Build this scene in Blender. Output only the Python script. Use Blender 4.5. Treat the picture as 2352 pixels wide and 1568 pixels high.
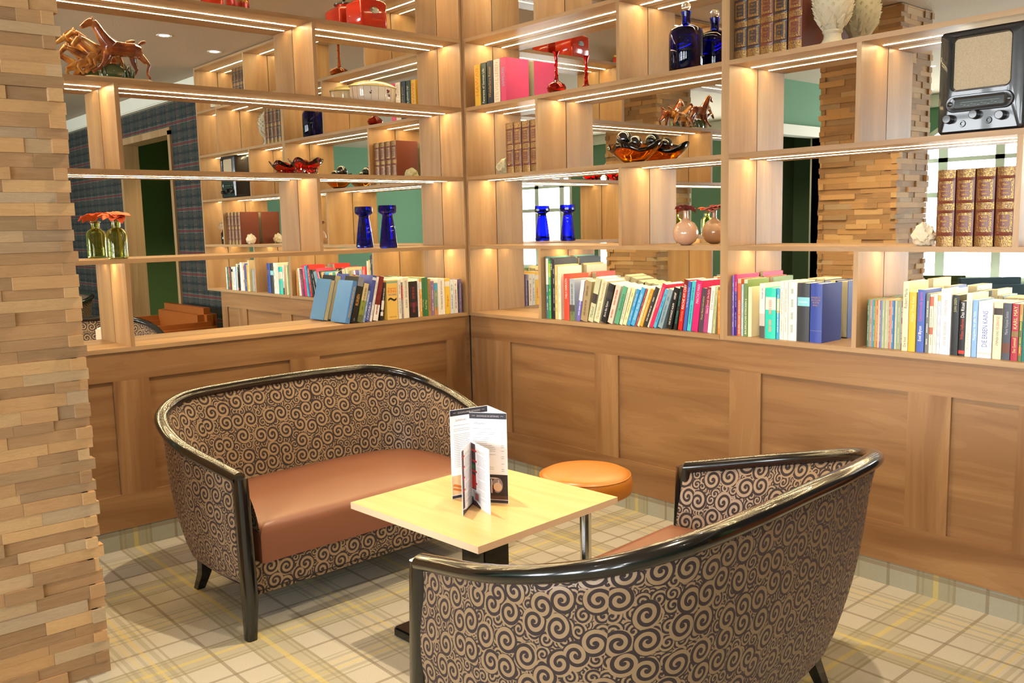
import bpy, bmesh, math, random
from mathutils import Vector, Matrix, noise
PI = math.pi
random.seed(7)
for o in list(bpy.data.objects): bpy.data.objects.remove(o)
SC = bpy.context.scene
COL = SC.collection

# ------------------------------------------------------------------ camera, light, exposure
cam = bpy.data.cameras.new('camera'); camo = bpy.data.objects.new('camera', cam); COL.objects.link(camo)
cam.sensor_width = 36; cam.lens = 31.7048; cam.clip_start = 0.02
_r = Vector((0.65839588, 0.75233566, -0.02249246)); _u = Vector((-0.08173976, 0.10117627, 0.9915049)); _f = Vector((-0.7482202, 0.65096422, -0.12810978))
camo.matrix_world = Matrix(((_r.x, _u.x, -_f.x, 4.07942), (_r.y, _u.y, -_f.y, -3.22971), (_r.z, _u.z, -_f.z, 1.4), (0, 0, 0, 1)))
SC.camera = camo
vs = SC.view_settings
vs.view_transform = 'Standard'; vs.look = 'None'; vs.gamma = 1; vs.use_curve_mapping = False
vs.exposure = 0.45
LED_STRENGTH = 120.0
WINDOW_POWER = 190.0
FLASH_POWER = 15.0
DOWN_POWER = 8.0
HALOGEN_POWER = 150.0
W = bpy.data.worlds.new('daylight'); SC.world = W; W.use_nodes = True
bg = W.node_tree.nodes['Background']; bg.inputs[0].default_value = (0.80, 0.90, 1.0, 1); bg.inputs[1].default_value = 1.5

def light(name, kind, loc, energy, color=(1, 1, 1), rot=(0, 0, 0), **kw):
    l = bpy.data.lights.new(name, kind); l.energy = energy; l.color = color
    for k, v in kw.items(): setattr(l, k, v)
    o = bpy.data.objects.new(name, l); COL.objects.link(o); o.location = loc; o.rotation_euler = rot
    return o
WINX = [(-1.05, 0.85), (1.45, 3.35), (3.95, 5.85), (6.45, 8.35)]
for a, b in WINX:   # daylight outside each window of the back wall
    light('window_daylight', 'AREA', ((a+b)/2, -7.62, 1.55), WINDOW_POWER, (0.93, 0.97, 1.0), (PI/2, 0, 0), shape='RECTANGLE', size=b-a, size_y=2.1)
# the photographer's flash, just above the lens
light('camera_flash', 'POINT', (4.10, -3.26, 1.53), FLASH_POWER, (0.97, 0.98, 1.0), shadow_soft_size=0.025)

# ------------------------------------------------------------------ materials
def srgb(h):
    h = h.lstrip('#'); v = [int(h[i:i+2], 16)/255 for i in (0, 2, 4)]
    return tuple((c/12.92 if c <= 0.04045 else ((c+0.055)/1.055)**2.4) for c in v) + (1,)
class NT:
    def __init__(s, name):
        s.m = bpy.data.materials.new(name); s.m.use_nodes = True; s.t = s.m.node_tree; s.b = s.t.nodes['Principled BSDF']
    def n(s, t, **kw):
        x = s.t.nodes.new(t)
        for k, v in kw.items(): setattr(x, k, v)
        return x
    def l(s, a, b): s.t.links.new(a, b)
    def math(s, op, a, b=None, c=None):
        x = s.n('ShaderNodeMath', operation=op)
        for i, v in enumerate((a, b, c)):
            if v is None: continue
            if isinstance(v, (int, float)): x.inputs[i].default_value = v
            else: s.l(v, x.inputs[i])
        return x.outputs[0]
    def mix(s, f, a, b, blend='MIX'):
        x = s.n('ShaderNodeMix', data_type='RGBA', blend_type=blend)
        for i, v in ((0, f), (6, a), (7, b)):
            if isinstance(v, (int, float, tuple)): x.inputs[i].default_value = v
            else: s.l(v, x.inputs[i])
        return x.outputs[2]
    def ramp(s, f, stops, interp='LINEAR'):
        x = s.n('ShaderNodeValToRGB'); x.color_ramp.interpolation = interp
        e = x.color_ramp.elements
        while len(e) < len(stops): e.new(0.5)
        for k, (p, c) in enumerate(stops): e[k].position = p; e[k].color = c
        s.l(f, x.inputs[0]); return x.outputs[0]
    def coord(s, kind='Object', scale=(1, 1, 1), rot=(0, 0, 0), loc=(0, 0, 0)):
        c = s.n('ShaderNodeTexCoord'); mp = s.n('ShaderNodeMapping')
        mp.inputs['Scale'].default_value = scale; mp.inputs['Rotation'].default_value = rot; mp.inputs['Location'].default_value = loc
        s.l(c.outputs[kind], mp.inputs[0]); return mp.outputs[0]
    def noise(s, vec, scale, detail=4, rough=0.5, dist=0.0, out=0):
        x = s.n('ShaderNodeTexNoise'); x.inputs['Scale'].default_value = scale; x.inputs['Detail'].default_value = detail
        x.inputs['Roughness'].default_value = rough; x.inputs['Distortion'].default_value = dist
        s.l(vec, x.inputs['Vector']); return x.outputs[out]
    def base(s, c):
        if isinstance(c, tuple): s.b.inputs['Base Color'].default_value = c
        else: s.l(c, s.b.inputs['Base Color'])
    def set(s, **kw):
        for k, v in kw.items():
            k = {'rough': 'Roughness', 'metal': 'Metallic', 'spec': 'Specular IOR Level', 'trans': 'Transmission Weight', 'coat': 'Coat Weight', 'sheen': 'Sheen Weight', 'ior': 'IOR', 'sss': 'Subsurface Weight'}[k]
            s.b.inputs[k].default_value = v
    def bump(s, h, dist=0.001, strength=1.0):
        x = s.n('ShaderNodeBump'); x.inputs['Distance'].default_value = dist; x.inputs['Strength'].default_value = strength
        s.l(h, x.inputs['Height']); s.l(x.outputs[0], s.b.inputs['Normal'])
_mc = {}
def plain(c, rough=0.5, **kw):
    key = (c, rough, tuple(sorted(kw.items())))
    if key in _mc: return _mc[key]
    t = NT('plain_'+c.lstrip('#')); col = srgb(c)
    v = t.coord('Object'); n = t.noise(v, 60, 3)
    t.base(t.mix(t.math('MULTIPLY', n, 0.14), col, (col[0]*0.72, col[1]*0.72, col[2]*0.72, 1)))
    t.set(rough=rough, **kw); _mc[key] = t.m; return t.m
def wood(name, c1, c2, c3, axis, scale=1.0, rough=0.42):
    t = NT(name)
    st = {'x': (0.10, 1.3, 1.3), 'y': (1.3, 0.10, 1.3), 'z': (1.3, 1.3, 0.10)}[axis]
    v = t.coord('Object', tuple(q*scale for q in st))
    big = t.noise(v, 5.5, 5, 0.55, 1.6)
    fine = t.noise(t.coord('Object', tuple(q*scale*(6 if q > 1 else 5) for q in st)), 22, 3, 0.6)
    col = t.ramp(big, [(0.30, srgb(c1)), (0.50, srgb(c2)), (0.68, srgb(c3))])
    w = t.math('MULTIPLY', t.math('FRACT', t.math('MULTIPLY', big, 14.0)), 0.22)
    col = t.mix(w, col, srgb(c1)); col = t.mix(t.math('MULTIPLY', fine, 0.30), col, srgb(c1))
    t.base(col); t.set(rough=rough); t.bump(fine, 0.0004, 0.4)
    return t.m
OAK = {a: wood('oak_'+a, '#94714b', '#a98760', '#b8986f', a) for a in 'xyz'}
PANEL = {a: wood('panel_oak_'+a, '#785230', '#926b44', '#a57e53', a) for a in 'xyz'}
BEECH = wood('beech_laminate', '#cfa468', '#dcb479', '#e4c08a', 'x', 1.5, 0.35)
BEECH_EDGE = plain('#e3c8a4', 0.4)
def m_bricks():
    t = NT('split_wood_blocks'); a = t.n('ShaderNodeAttribute'); a.attribute_name = 'tint'
    sep = t.n('ShaderNodeSeparateColor'); t.l(a.outputs['Color'], sep.inputs[0])
    col = t.ramp(sep.outputs[0], [(0.0, srgb('#805a38')), (0.2, srgb('#a5784a')), (0.45, srgb('#b98a54')), (0.7, srgb('#c09a68')), (0.88, srgb('#a08c74')), (1.0, srgb('#86623f'))])
    ob = t.n('ShaderNodeTexCoord'); ad = t.n('ShaderNodeVectorMath', operation='MULTIPLY_ADD')
    t.l(a.outputs['Color'], ad.inputs[0]); ad.inputs[1].default_value = (7, 5, 9); t.l(ob.outputs['Object'], ad.inputs[2])
    mp = t.n('ShaderNodeMapping'); mp.inputs['Scale'].default_value = (3, 3, 26); t.l(ad.outputs[0], mp.inputs[0])
    n = t.noise(mp.outputs[0], 3.2, 6, 0.62, 1.1)
    n2 = t.math('FRACT', t.math('MULTIPLY', n, 7))
    col = t.mix(t.math('MULTIPLY', n2, 0.30), col, srgb('#7a542e')); col = t.mix(t.math('MULTIPLY', n, 0.35), col, srgb('#d8bd92'))
    t.base(col); t.set(rough=0.72); t.bump(n, 0.002, 0.5); return t.m
def m_plaid(name, base, bands, period, rot=0.0, kind='Object', bump=0.0, phase=(0, 0)):
    """woven tartan: bands = [(centre, half width, colour, strength)] along both thread directions; shade-free weave colours"""
    t = NT(name); v = t.coord(kind, (1, 1, 1), (0, 0, rot)); sp = t.n('ShaderNodeSeparateXYZ'); t.l(v, sp.inputs[0])
    cs = {'XY': (0, 1), 'XZ': (0, 2), 'YZ': (1, 2)}
    ax = cs[bands[0]]; col = srgb(base)
    for k, a in enumerate(ax):
        f = t.math('FRACT', t.math('DIVIDE', t.math('ADD', sp.outputs[a], 50*period[k]-phase[k]), period[k]))
        for c, hw, cc, st in bands[1]:
            inside = t.math('LESS_THAN', t.math('ABSOLUTE', t.math('SUBTRACT', f, c)), hw)
            col = t.mix(t.math('MULTIPLY', inside, st), col, srgb(cc))
    n = t.noise(t.coord(kind), 260, 2, 0.6)
    n3 = t.noise(t.coord(kind), 12, 3, 0.6)
    col = t.mix(t.math('MULTIPLY', n, 0.30), col, srgb('#5b5648') if name != 'tartan_wallpaper' else srgb('#202624'))
    t.base(col); t.set(rough=0.95)
    if bump: t.bump(n, bump, 0.8)
    return t.m
CB = [(0.50, 0.100, '#9a9068', 0.42), (0.25, 0.0085, '#7d6c54', 0.62), (0.75, 0.0085, '#7d6c54', 0.62), (0.50, 0.013, '#cdb765', 0.60), (0.408, 0.007, '#84785a', 0.5), (0.592, 0.007, '#84785a', 0.5), (0.435, 0.006, '#84785a', 0.35), (0.565, 0.006, '#84785a', 0.35),
      (0.012, 0.008, '#cdb765', 0.55), (0.05, 0.012, '#8f8866', 0.42), (0.085, 0.006, '#84785a', 0.45), (0.985, 0.008, '#8f8866', 0.4), (0.955, 0.008, '#cdb765', 0.35), (0.92, 0.010, '#8f8866', 0.42), (0.89, 0.005, '#84785a', 0.4)]
CARPET = m_plaid('plaid_carpet', '#bdb5a2', ('XY', CB), (0.722, 0.722), phase=(2.337, -0.863), bump=0.002)
CARP_X = m_plaid('plaid_carpet_plinth', '#a3a08d', ('XZ', CB), (0.722, 0.9), phase=(2.337, 0.3))
CARP_Y = m_plaid('plaid_carpet_plinth_side', '#a3a08d', ('YZ', CB), (0.722, 0.9), phase=(-0.863, 0.3))
TB = [(0.12, 0.085, '#3a3733', 0.75), (0.30, 0.05, '#151b22', 0.8), (0.50, 0.07, '#3a3833', 0.7), (0.72, 0.055, '#6e2428', 0.62), (0.64, 0.008, '#8c9480', 0.6), (0.80, 0.008, '#8c9480', 0.6), (0.92, 0.03, '#151b22', 0.8)]
TARTAN = m_plaid('tartan_wallpaper', '#1f352c', ('XZ', TB), (0.26, 0.21))
def m_swirl():
    t = NT('scroll_velvet'); uv = t.n('ShaderNodeTexCoord').outputs['UV']
    nz = t.n('ShaderNodeTexNoise'); nz.inputs['Scale'].default_value = 9; nz.inputs['Detail'].default_value = 1; t.l(uv, nz.inputs['Vector'])
    dv = t.n('ShaderNodeVectorMath', operation='MULTIPLY_ADD'); t.l(nz.outputs['Color'], dv.inputs[0]); dv.inputs[1].default_value = (0.010, 0.010, 0); t.l(uv, dv.inputs[2])
    P = dv.outputs[0]
    def curls(scale, freq, R_, w, off):
        ad = t.n('ShaderNodeVectorMath', operation='ADD'); t.l(P, ad.inputs[0]); ad.inputs[1].default_value = (off, off*1.7, 0); Q_ = ad.outputs[0]
        vo = t.n('ShaderNodeTexVoronoi', voronoi_dimensions='2D'); vo.inputs['Scale'].default_value = scale; vo.inputs['Randomness'].default_value = 0.62; t.l(Q_, vo.inputs['Vector'])
        su = t.n('ShaderNodeVectorMath', operation='SUBTRACT'); t.l(Q_, su.inputs[0]); t.l(vo.outputs['Position'], su.inputs[1])
        sp = t.n('ShaderNodeSeparateXYZ'); t.l(su.outputs[0], sp.inputs[0])
        r = t.math('SQRT', t.math('ADD', t.math('MULTIPLY', sp.outputs[0], sp.outputs[0]), t.math('MULTIPLY', sp.outputs[1], sp.outputs[1])))
        sc = t.n('ShaderNodeSeparateColor'); t.l(vo.outputs['Color'], sc.inputs[0])
        sign = t.math('SUBTRACT', t.math('MULTIPLY', t.math('GREATER_THAN', sc.outputs[0], 0.5), 2), 1)
        ang = t.math('DIVIDE', t.math('MULTIPLY', t.math('ARCTAN2', sp.outputs[1], sp.outputs[0]), sign), 2*PI)
        arg = t.math('ADD', t.math('ADD', t.math('MULTIPLY', r, freq), ang), t.math('ADD', sc.outputs[1], 40))
        fr = t.math('ABSOLUTE', t.math('SUBTRACT', t.math('FRACT', arg), 0.5))
        f = t.math('MULTIPLY', t.math('LESS_THAN', fr, w), t.math('LESS_THAN', r, R_))
        return t.math('MAXIMUM', f, t.math('LESS_THAN', r, R_*0.13)), r
    f1, r1 = curls(15.0, 56.0, 0.0345, 0.235, 0.0)
    f2, r2 = curls(27.0, 92.0, 0.0230, 0.25, 0.37)
    f3, r3 = curls(40.0, 120.0, 0.0150, 0.26, 0.71)
    rest = t.math('MULTIPLY', f2, t.math('GREATER_THAN', r1, 0.0335))
    rest2 = t.math('MULTIPLY', t.math('MULTIPLY', f3, t.math('GREATER_THAN', r1, 0.0335)), t.math('GREATER_THAN', r2, 0.021))
    f = t.math('MAXIMUM', f1, t.math('MAXIMUM', rest, rest2))
    grain = t.noise(uv, 900, 2)
    gold = t.mix(t.math('MULTIPLY', grain, 0.4), srgb('#94795a'), srgb('#66503a'))
    t.base(t.mix(f, gold, srgb('#281a17')))
    t.l(t.math('ADD', t.math('MULTIPLY', f, 0.42), 0.42), t.b.inputs['Roughness'])
    t.l(t.math('MULTIPLY', f, 0.5), t.b.inputs['Sheen Weight']); t.b.inputs['Sheen Tint'].default_value = srgb('#8f7472')
    t.bump(f, 0.0012, 0.7); return t.m
BRICK = m_bricks(); SWIRL = m_swirl()
def m_emit(name, c, s):
    t = NT(name); t.base(srgb('#ffffff')); t.b.inputs['Emission Color'].default_value = c; t.b.inputs['Emission Strength'].default_value = s; return t.m
LED = m_emit('led_strip', (1.0, 0.76, 0.40, 1), LED_STRENGTH)
LAMP = m_emit('downlight_glow', (1.0, 0.93, 0.82, 1), 12.0)
def m_mirror():
    t = NT('mirror_glass'); t.base((0.88, 0.90, 0.87, 1)); t.set(metal=1.0, rough=0.0); return t.m
MIRROR = m_mirror()
def glass(name, c, rough=0.02, ior=1.45):
    t = NT(name); t.base(srgb(c)); t.set(trans=1.0, rough=rough, ior=ior); return t.m
def leather(name, c, rough=0.42, sc=90):
    t = NT(name); v = t.coord('Object'); n = t.noise(v, sc, 4, 0.6); n2 = t.noise(v, 6, 3)
    k = srgb(c); t.base(t.mix(t.math('MULTIPLY', n2, 0.35), k, (k[0]*0.6, k[1]*0.55, k[2]*0.5, 1))); t.set(rough=rough); t.bump(n, 0.0006, 0.35); return t.m
def stucco(name, c, d=0.003, sc=110):
    t = NT(name); n = t.noise(t.coord('Object'), sc, 3, 0.7); k = srgb(c)
    t.base(t.mix(t.math('MULTIPLY', n, 0.25), k, (k[0]*0.75, k[1]*0.75, k[2]*0.75, 1))); t.set(rough=0.9); t.bump(n, d, 0.9); return t.m
CEIL = stucco('stippled_ceiling', '#b5a48f'); GREEN = stucco('green_paint', '#64876a', 0.001); DKGREEN = stucco('dark_green_paint', '#62785a', 0.001); OFFW = stucco('off_white_paint', '#dcd8c9', 0.0008)
GREENDOOR = stucco('green_door_paint', '#6d8f5c', 0.0008)
BLACK = plain('#0d0b0a', 0.18, coat=0.6); MBLACK = plain('#14110f', 0.45)
CHROME = plain('#d8d8d6', 0.12, metal=1.0); STEEL = plain('#9a9a96', 0.35, metal=1.0)
TAN = leather('tan_leather', '#bb7322', 0.33); BROWNSEAT = leather('brown_leatherette', '#80503a', 0.40, 300)
ORANGEL = leather('orange_leather', '#93501c', 0.35)
GOLD = plain('#b8924a', 0.3, metal=0.9)
GOLDD = plain('#a07a3a', 0.38, metal=0.8)
PAPER = plain('#efe3c2', 0.8); WHITE = plain('#f2f1ec', 0.45)

# ------------------------------------------------------------------ mesh helpers
def tag(o, label=None, cat=None, group=None, kind=None):
    if label: o['label'] = label
    if cat: o['category'] = cat
    if group: o['group'] = group
    if kind: o['kind'] = kind
    return o
def link(name, me, mats=None, parent=None, loc=(0, 0, 0), rot=(0, 0, 0), smooth=False):
    o = bpy.data.objects.new(name, me); COL.objects.link(o)
    if mats is not None:
        for m in (mats if isinstance(mats, (list, tuple)) else [mats]): me.materials.append(m)
    if parent: o.parent = parent
    o.location = loc; o.rotation_euler = rot
    if smooth:
        for p in me.polygons: p.use_smooth = True
        if smooth is not True:
            me.set_sharp_from_angle(angle=math.radians(smooth))
    return o
def fin(bm, name, mats, parent=None, loc=(0, 0, 0), rot=(0, 0, 0), smooth=False):
    bmesh.ops.recalc_face_normals(bm, faces=bm.faces)
    me = bpy.data.meshes.new(name); bm.to_mesh(me); bm.free()
    return link(name, me, mats, parent, loc, rot, smooth)
def empty(name, loc=(0, 0, 0), rot=(0, 0, 0), label=None, cat=None, group=None, kind=None):
    o = bpy.data.objects.new(name, None); o.empty_display_size = 0.05; COL.objects.link(o); o.location = loc; o.rotation_euler = rot
    return tag(o, label, cat, group, kind)
def box(bm, x0, x1, y0, y1, z0, z1, mi=0, M=None):
    c = [(x0, y0, z0), (x1, y0, z0), (x1, y1, z0), (x0, y1, z0), (x0, y0, z1), (x1, y0, z1), (x1, y1, z1), (x0, y1, z1)]
    v = [bm.verts.new(M @ Vector(p) if M else p) for p in c]; fs = []
    for f in ((3, 2, 1, 0), (4, 5, 6, 7), (0, 1, 5, 4), (1, 2, 6, 5), (2, 3, 7, 6), (3, 0, 4, 7)):
        q = bm.faces.new([v[i] for i in f]); q.material_index = mi; fs.append(q)
    return fs
def bx(name, mat, parent, *a, bevel=0.0, **kw):
    bm = bmesh.new()
    if len(a) == 1: [box(bm, *q) for q in a[0]]
    else: box(bm, *a)
    if bevel: bmesh.ops.bevel(bm, geom=list(bm.edges), offset=bevel, segments=2, affect='EDGES')
    return fin(bm, name, mat, parent, **kw)
def lathe(bm, prof, n=28, cx=0, cy=0, z=0, mi=0, sx=1, sy=1, close=True):
    rings = []
    for r, h in prof:
        if r < 1e-5: rings.append([bm.verts.new((cx, cy, z+h))])
        else: rings.append([bm.verts.new((cx+sx*r*math.cos(2*PI*k/n), cy+sy*r*math.sin(2*PI*k/n), z+h)) for k in range(n)])
    for a, b in zip(rings, rings[1:]):
        for k in range(n):
            k2 = (k+1) % n
            vs_ = [a[k % len(a)], a[k2 % len(a)], b[k2 % len(b)], b[k % len(b)]]
            u = []
            for q in vs_:
                if q not in u: u.append(q)
            if len(u) > 2:
                f = bm.faces.new(u); f.material_index = mi
def lat(name, prof, mat, parent=None, n=32, smooth=40, loc=(0, 0, 0), rot=(0, 0, 0), sx=1, sy=1):
    bm = bmesh.new(); lathe(bm, prof, n, sx=sx, sy=sy); return fin(bm, name, mat, parent, loc, rot, smooth)
def tube(bm, pts, rad, n=10, cap=True, flat=1.0, mi=0):
    pts = [Vector(p) for p in pts]; rs = rad if isinstance(rad, (list, tuple)) else [rad]*len(pts)
    rings = []; up = None
    for i, p in enumerate(pts):
        d = (pts[min(i+1, len(pts)-1)] - pts[max(i-1, 0)]).normalized()
        if up is None: up = Vector((0, 0, 1)) if abs(d.z) < 0.9 else Vector((1, 0, 0))
        s = d.cross(up).normalized(); u = s.cross(d).normalized(); up = u
        rings.append([bm.verts.new(p + s*math.cos(2*PI*k/n)*rs[i]*flat + u*math.sin(2*PI*k/n)*rs[i]) for k in range(n)])
    for a, b in zip(rings, rings[1:]):
        for k in range(n): bm.faces.new((a[k], a[(k+1) % n], b[(k+1) % n], b[k])).material_index = mi
    if cap: bm.faces.new(rings[0][::-1]).material_index = mi; bm.faces.new(rings[-1]).material_index = mi
def ball(bm, c, r, sx=1, sy=1, sz=1, n=2):
    M = Matrix.Translation(c) @ Matrix.Diagonal((sx, sy, sz, 1)); bmesh.ops.create_icosphere(bm, subdivisions=n, radius=r, matrix=M)
def text(s, mat, parent, w, h, M, name='title', keep=True, font_shear=0.0, bold=0.0):
    """lettering as a thin mesh fitted into w x h, centred, lying in local XY of matrix M"""
    cu = bpy.data.curves.new('t', 'FONT'); cu.body = s; cu.size = 1; cu.align_x = 'CENTER'; cu.align_y = 'CENTER'; cu.resolution_u = 2; cu.extrude = 0.0; cu.offset = bold; cu.shear = font_shear
    to = bpy.data.objects.new('t', cu); me = bpy.data.meshes.new_from_object(to); bpy.data.objects.remove(to); bpy.data.curves.remove(cu)
    if not me.vertices: return None
    xs = [v.co.x for v in me.vertices]; ys = [v.co.y for v in me.vertices]
    dx = max(xs)-min(xs); dy = max(ys)-min(ys); kx = w/dx; ky = h/max(dy, 1e-6)
    if keep: ky = min(ky, kx*1.5); kx = min(kx, ky*1.6)
    cx = (max(xs)+min(xs))/2; cy = (max(ys)+min(ys))/2
    for v in me.vertices: v.co = M @ Vector(((v.co.x-cx)*kx, (v.co.y-cy)*ky, 0))
    me.name = name; me.materials.clear()
    return link(name, me, mat, parent)
def catmull(P, n=10):
    P = [Vector(p) for p in P]; P = [2*P[0]-P[1]] + P + [2*P[-1]-P[-2]]; out = []
    for i in range(1, len(P)-2):
        p0, p1, p2, p3 = P[i-1:i+3]
        t0 = 0; t1 = t0+(p1-p0).length**.5; t2 = t1+(p2-p1).length**.5; t3 = t2+(p3-p2).length**.5
        for k in range(n):
            t = t1+(t2-t1)*k/n
            A1 = (t1-t)/(t1-t0)*p0+(t-t0)/(t1-t0)*p1; A2 = (t2-t)/(t2-t1)*p1+(t-t1)/(t2-t1)*p2; A3 = (t3-t)/(t3-t2)*p2+(t-t2)/(t3-t2)*p3
            B1 = (t2-t)/(t2-t0)*A1+(t-t0)/(t2-t0)*A2; B2 = (t3-t)/(t3-t1)*A2+(t-t1)/(t3-t1)*A3
            out.append((t2-t)/(t2-t1)*B1+(t-t1)/(t2-t1)*B2)
    out.append(P[-2].copy()); return out
def grid(bm, rows, uv=None, mi=0, closed=False):
    """rows of vectors -> quads; uv = rows of (u,v)"""
    V = [[bm.verts.new(p) for p in r] for r in rows]; L = bm.loops.layers.uv.verify()
    for i in range(len(V)-1):
        n = len(V[i])
        for j in range(n if closed else n-1):
            j2 = (j+1) % n
            f = bm.faces.new((V[i][j], V[i][j2], V[i+1][j2], V[i+1][j])); f.material_index = mi
            if uv:
                for lp, (a, b) in zip(f.loops, ((i, j), (i, j+1), (i+1, j+1), (i+1, j))):
                    lp[L].uv = uv[a][min(b, len(uv[a])-1)]
    return V

# ------------------------------------------------------------------ the room
def struct(name, mat, *a, **kw): return tag(bx(name, mat, None, *a, **kw), kind='structure')
struct('floor', CARPET, -2.6, 9.6, -7.9, 2.2, -0.10, 0.0)
struct('ceiling', CEIL, -2.6, 9.6, -7.9, 2.2, 2.805, 2.92)
struct('wall_left', OFFW, -0.40, -0.235, -2.72, 0.40, 0, 2.805)
struct('wall_right', OFFW, -0.235, 3.345, 0.235, 0.40, 0, 2.805)
struct('wall_tartan', TARTAN, [(3.345, 4.55, 0.235, 0.40, 0, 2.805), (6.02, 9.5, 0.235, 0.40, 0, 2.805), (4.55, 6.02, 0.235, 0.40, 2.42, 2.805), (3.06, 3.345, 0.228, 0.235, 0, 0.886)])
struct('wall_corridor', GREENDOOR, [(3.4, 7.2, 1.25, 1.35, 0, 2.805), (3.4, 3.5, 0.40, 1.25, 0, 2.805), (7.1, 7.2, 0.40, 1.25, 0, 2.805)])
struct('wall_left_back', GREEN, [(-1.25, -1.15, -7.4, -5.36, 0, 2.805), (-1.25, -1.15, -3.9, -2.72, 0, 2.805), (-1.25, -1.15, -5.36, -3.9, 2.34, 2.805), (-1.15, -0.235, -2.72, -2.62, 0, 2.805)])
struct('trim_1', OFFW, [(-1.27, -1.12, -5.46, -3.8, 2.25, 2.355), (-1.27, -1.12, -3.9, -3.82, 0, 2.25), (-1.27, -1.12, -5.44, -5.36, 0, 2.25)])
struct('wall_left_passage', DKGREEN, [(-1.9, -1.8, -6.0, -3.3, 0, 2.805), (-1.8, -1.25, -3.4, -3.3, 0, 2.805), (-1.8, -1.25, -6.0, -5.9, 0, 2.805)])
struct('wall_far', GREEN, 9.4, 9.5, -7.4, 0.235, 0, 2.805)
struct('trim_2', OFFW, [(3.345, 9.4, 0.16, 0.235, 2.66, 2.805)], bevel=0.01)
struct('trim_3', OFFW, [(-1.15, 9.4, -7.30, -7.22, 2.66, 2.805)], bevel=0.01)
# door opening in the tartan wall, with its leaf standing open into the corridor
d = empty('door_1', (4.55, 0.235, 0), kind='structure')
bx('door_frame', OAK['z'], d, [(-0.02, 0.045, -0.02, 0.17, 0, 2.40), (1.425, 1.49, -0.02, 0.17, 0, 2.40), (-0.02, 1.49, -0.02, 0.17, 2.36, 2.43)])
dl = bx('door_leaf', plain('#4a2c14', 0.4), d, 0.05, 0.09, 0.17, 0.95, 0.01, 2.35)
bm = bmesh.new(); tube(bm, [(0.095, 0.85, 1.05), (0.14, 0.85, 1.05), (0.14, 0.74, 1.05)], 0.009, 8); fin(bm, 'door_handle', STEEL, dl, smooth=True)
# back wall with four arched windows
def back_wall():
    bm = bmesh.new(); lp = []
    def loop(pts):
        v = [bm.verts.new((p[0], -7.30, p[1])) for p in pts]
        for a, b in zip(v, v[1:]+v[:1]): lp.append(bm.edges.new((a, b)))
    loop([(-1.25, 0), (9.5, 0), (9.5, 2.805), (-1.25, 2.805)])
    for a, b in WINX:
        c = (a+b)/2; w = (b-a)/2; arc = [(c+w*math.cos(t), 2.05+0.52*math.sin(t)) for t in [PI*k/20 for k in range(21)]]
        loop([(a, 0.62), (b, 0.62)] + arc)
    bmesh.ops.triangle_fill(bm, use_beauty=True, use_dissolve=False, edges=lp)
    r = bmesh.ops.extrude_face_region(bm, geom=list(bm.faces)); bmesh.ops.translate(bm, vec=(0, -0.22, 0), verts=[g for g in r['geom'] if isinstance(g, bmesh.types.BMVert)])
    return tag(fin(bm, 'wall_back', GREEN), kind='structure')
back_wall()
WFR = plain('#dfe4da', 0.5)
for k, (a, b) in enumerate(WINX):
    c = (a+b)/2; w = (b-a)/2
    t = empty('window_%d' % (k+1), (c, -7.4, 0.62), kind='structure')
    bm = bmesh.new()
    arc = [Vector((w*math.cos(PI*q/24), 0, 1.43+0.52*math.sin(PI*q/24))) for q in range(25)]
    path = [Vector((w, 0, 0.0))] + arc + [Vector((-w, 0, 0.0))]
    for i in range(len(path)-1):
        p, q = path[i], path[i+1]; dd = (q-p).normalized(); nn = Vector((-dd.z, 0, dd.x))*0.055
        vv = [bm.verts.new(x) for x in (p+Vector((0, .11, 0)), q+Vector((0, .11, 0)), q+nn+Vector((0, .11, 0)), p+nn+Vector((0, .11, 0)), p+Vector((0, -.04, 0)), q+Vector((0, -.04, 0)), q+nn+Vector((0, -.04, 0)), p+nn+Vector((0, -.04, 0)))]
        for f in ((0, 1, 2, 3), (4, 5, 6, 7), (0, 1, 5, 4), (2, 3, 7, 6)): bm.faces.new([vv[z] for z in f])
    fin(bm, 'window_trim', OFFW, t)
    bx('window_frame', WFR, t, [(-w, w, -0.03, 0.03, 0, 0.06), (-w, w, -0.03, 0.03, 0.99, 1.05), (-w, w, -0.03, 0.03, 1.40, 1.45), (-w+0.27, -w+0.38, -0.03, 0.03, 0, 1.95-0.3), (w-0.38, w-0.27, -0.03, 0.03, 0, 1.65), (-0.04, 0.06, -0.03, 0.03, 0, 1.93)])
    bx('window_sill', OFFW, t, -w-0.05, w+0.05, 0.08, 0.22, -0.04, 0.0)
# wainscot under the shelves: rails, stiles and recessed fields
def wainscot(name, wall, u1, stiles):
    t = empty(name, kind='structure')
    def B(u0, u1_, d0, d1, z0, z1, grain):
        ax = {'h': 'x' if wall == 'R' else 'y', 'v': 'z'}[grain]
        q = (u0, u1_, d0, d1, z0, z1) if wall == 'R' else (-d1, -d0, -u1_, -u0, z0, z1)
        return q, ax
    hor = []; ver = []; rec = []
    q, axh = B(0.02, u1, 0.006, 0.03, 0.7585, 0.886, 'h'); hor.append(B(0.0, 0.0285, 0.0055, 0.0295, 0.0926, 0.886, 'v')[0]); hor.append(q); hor.append(B(0.02, u1, 0.006, 0.03, 0.0926, 0.2473, 'h')[0])
    for a, b in stiles: ver.append(B(a, b, 0.006, 0.03, 0.2473, 0.7585, 'v')[0])
    for (a, b), (c, d_) in zip(stiles, stiles[1:]): rec.append(B(b, c, 0.018, 0.03, 0.2473, 0.7585, 'h')[0])
    bx('rail', PANEL[axh], t, hor); bx('stile', PANEL['z'], t, ver); bx('panel_field', PANEL[axh], t, rec)
    q, _ = B(0.0, u1, 0.03, 0.235, 0.0, 0.886, 'h'); bx('backing', MBLACK, t, *q)
    return t
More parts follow.
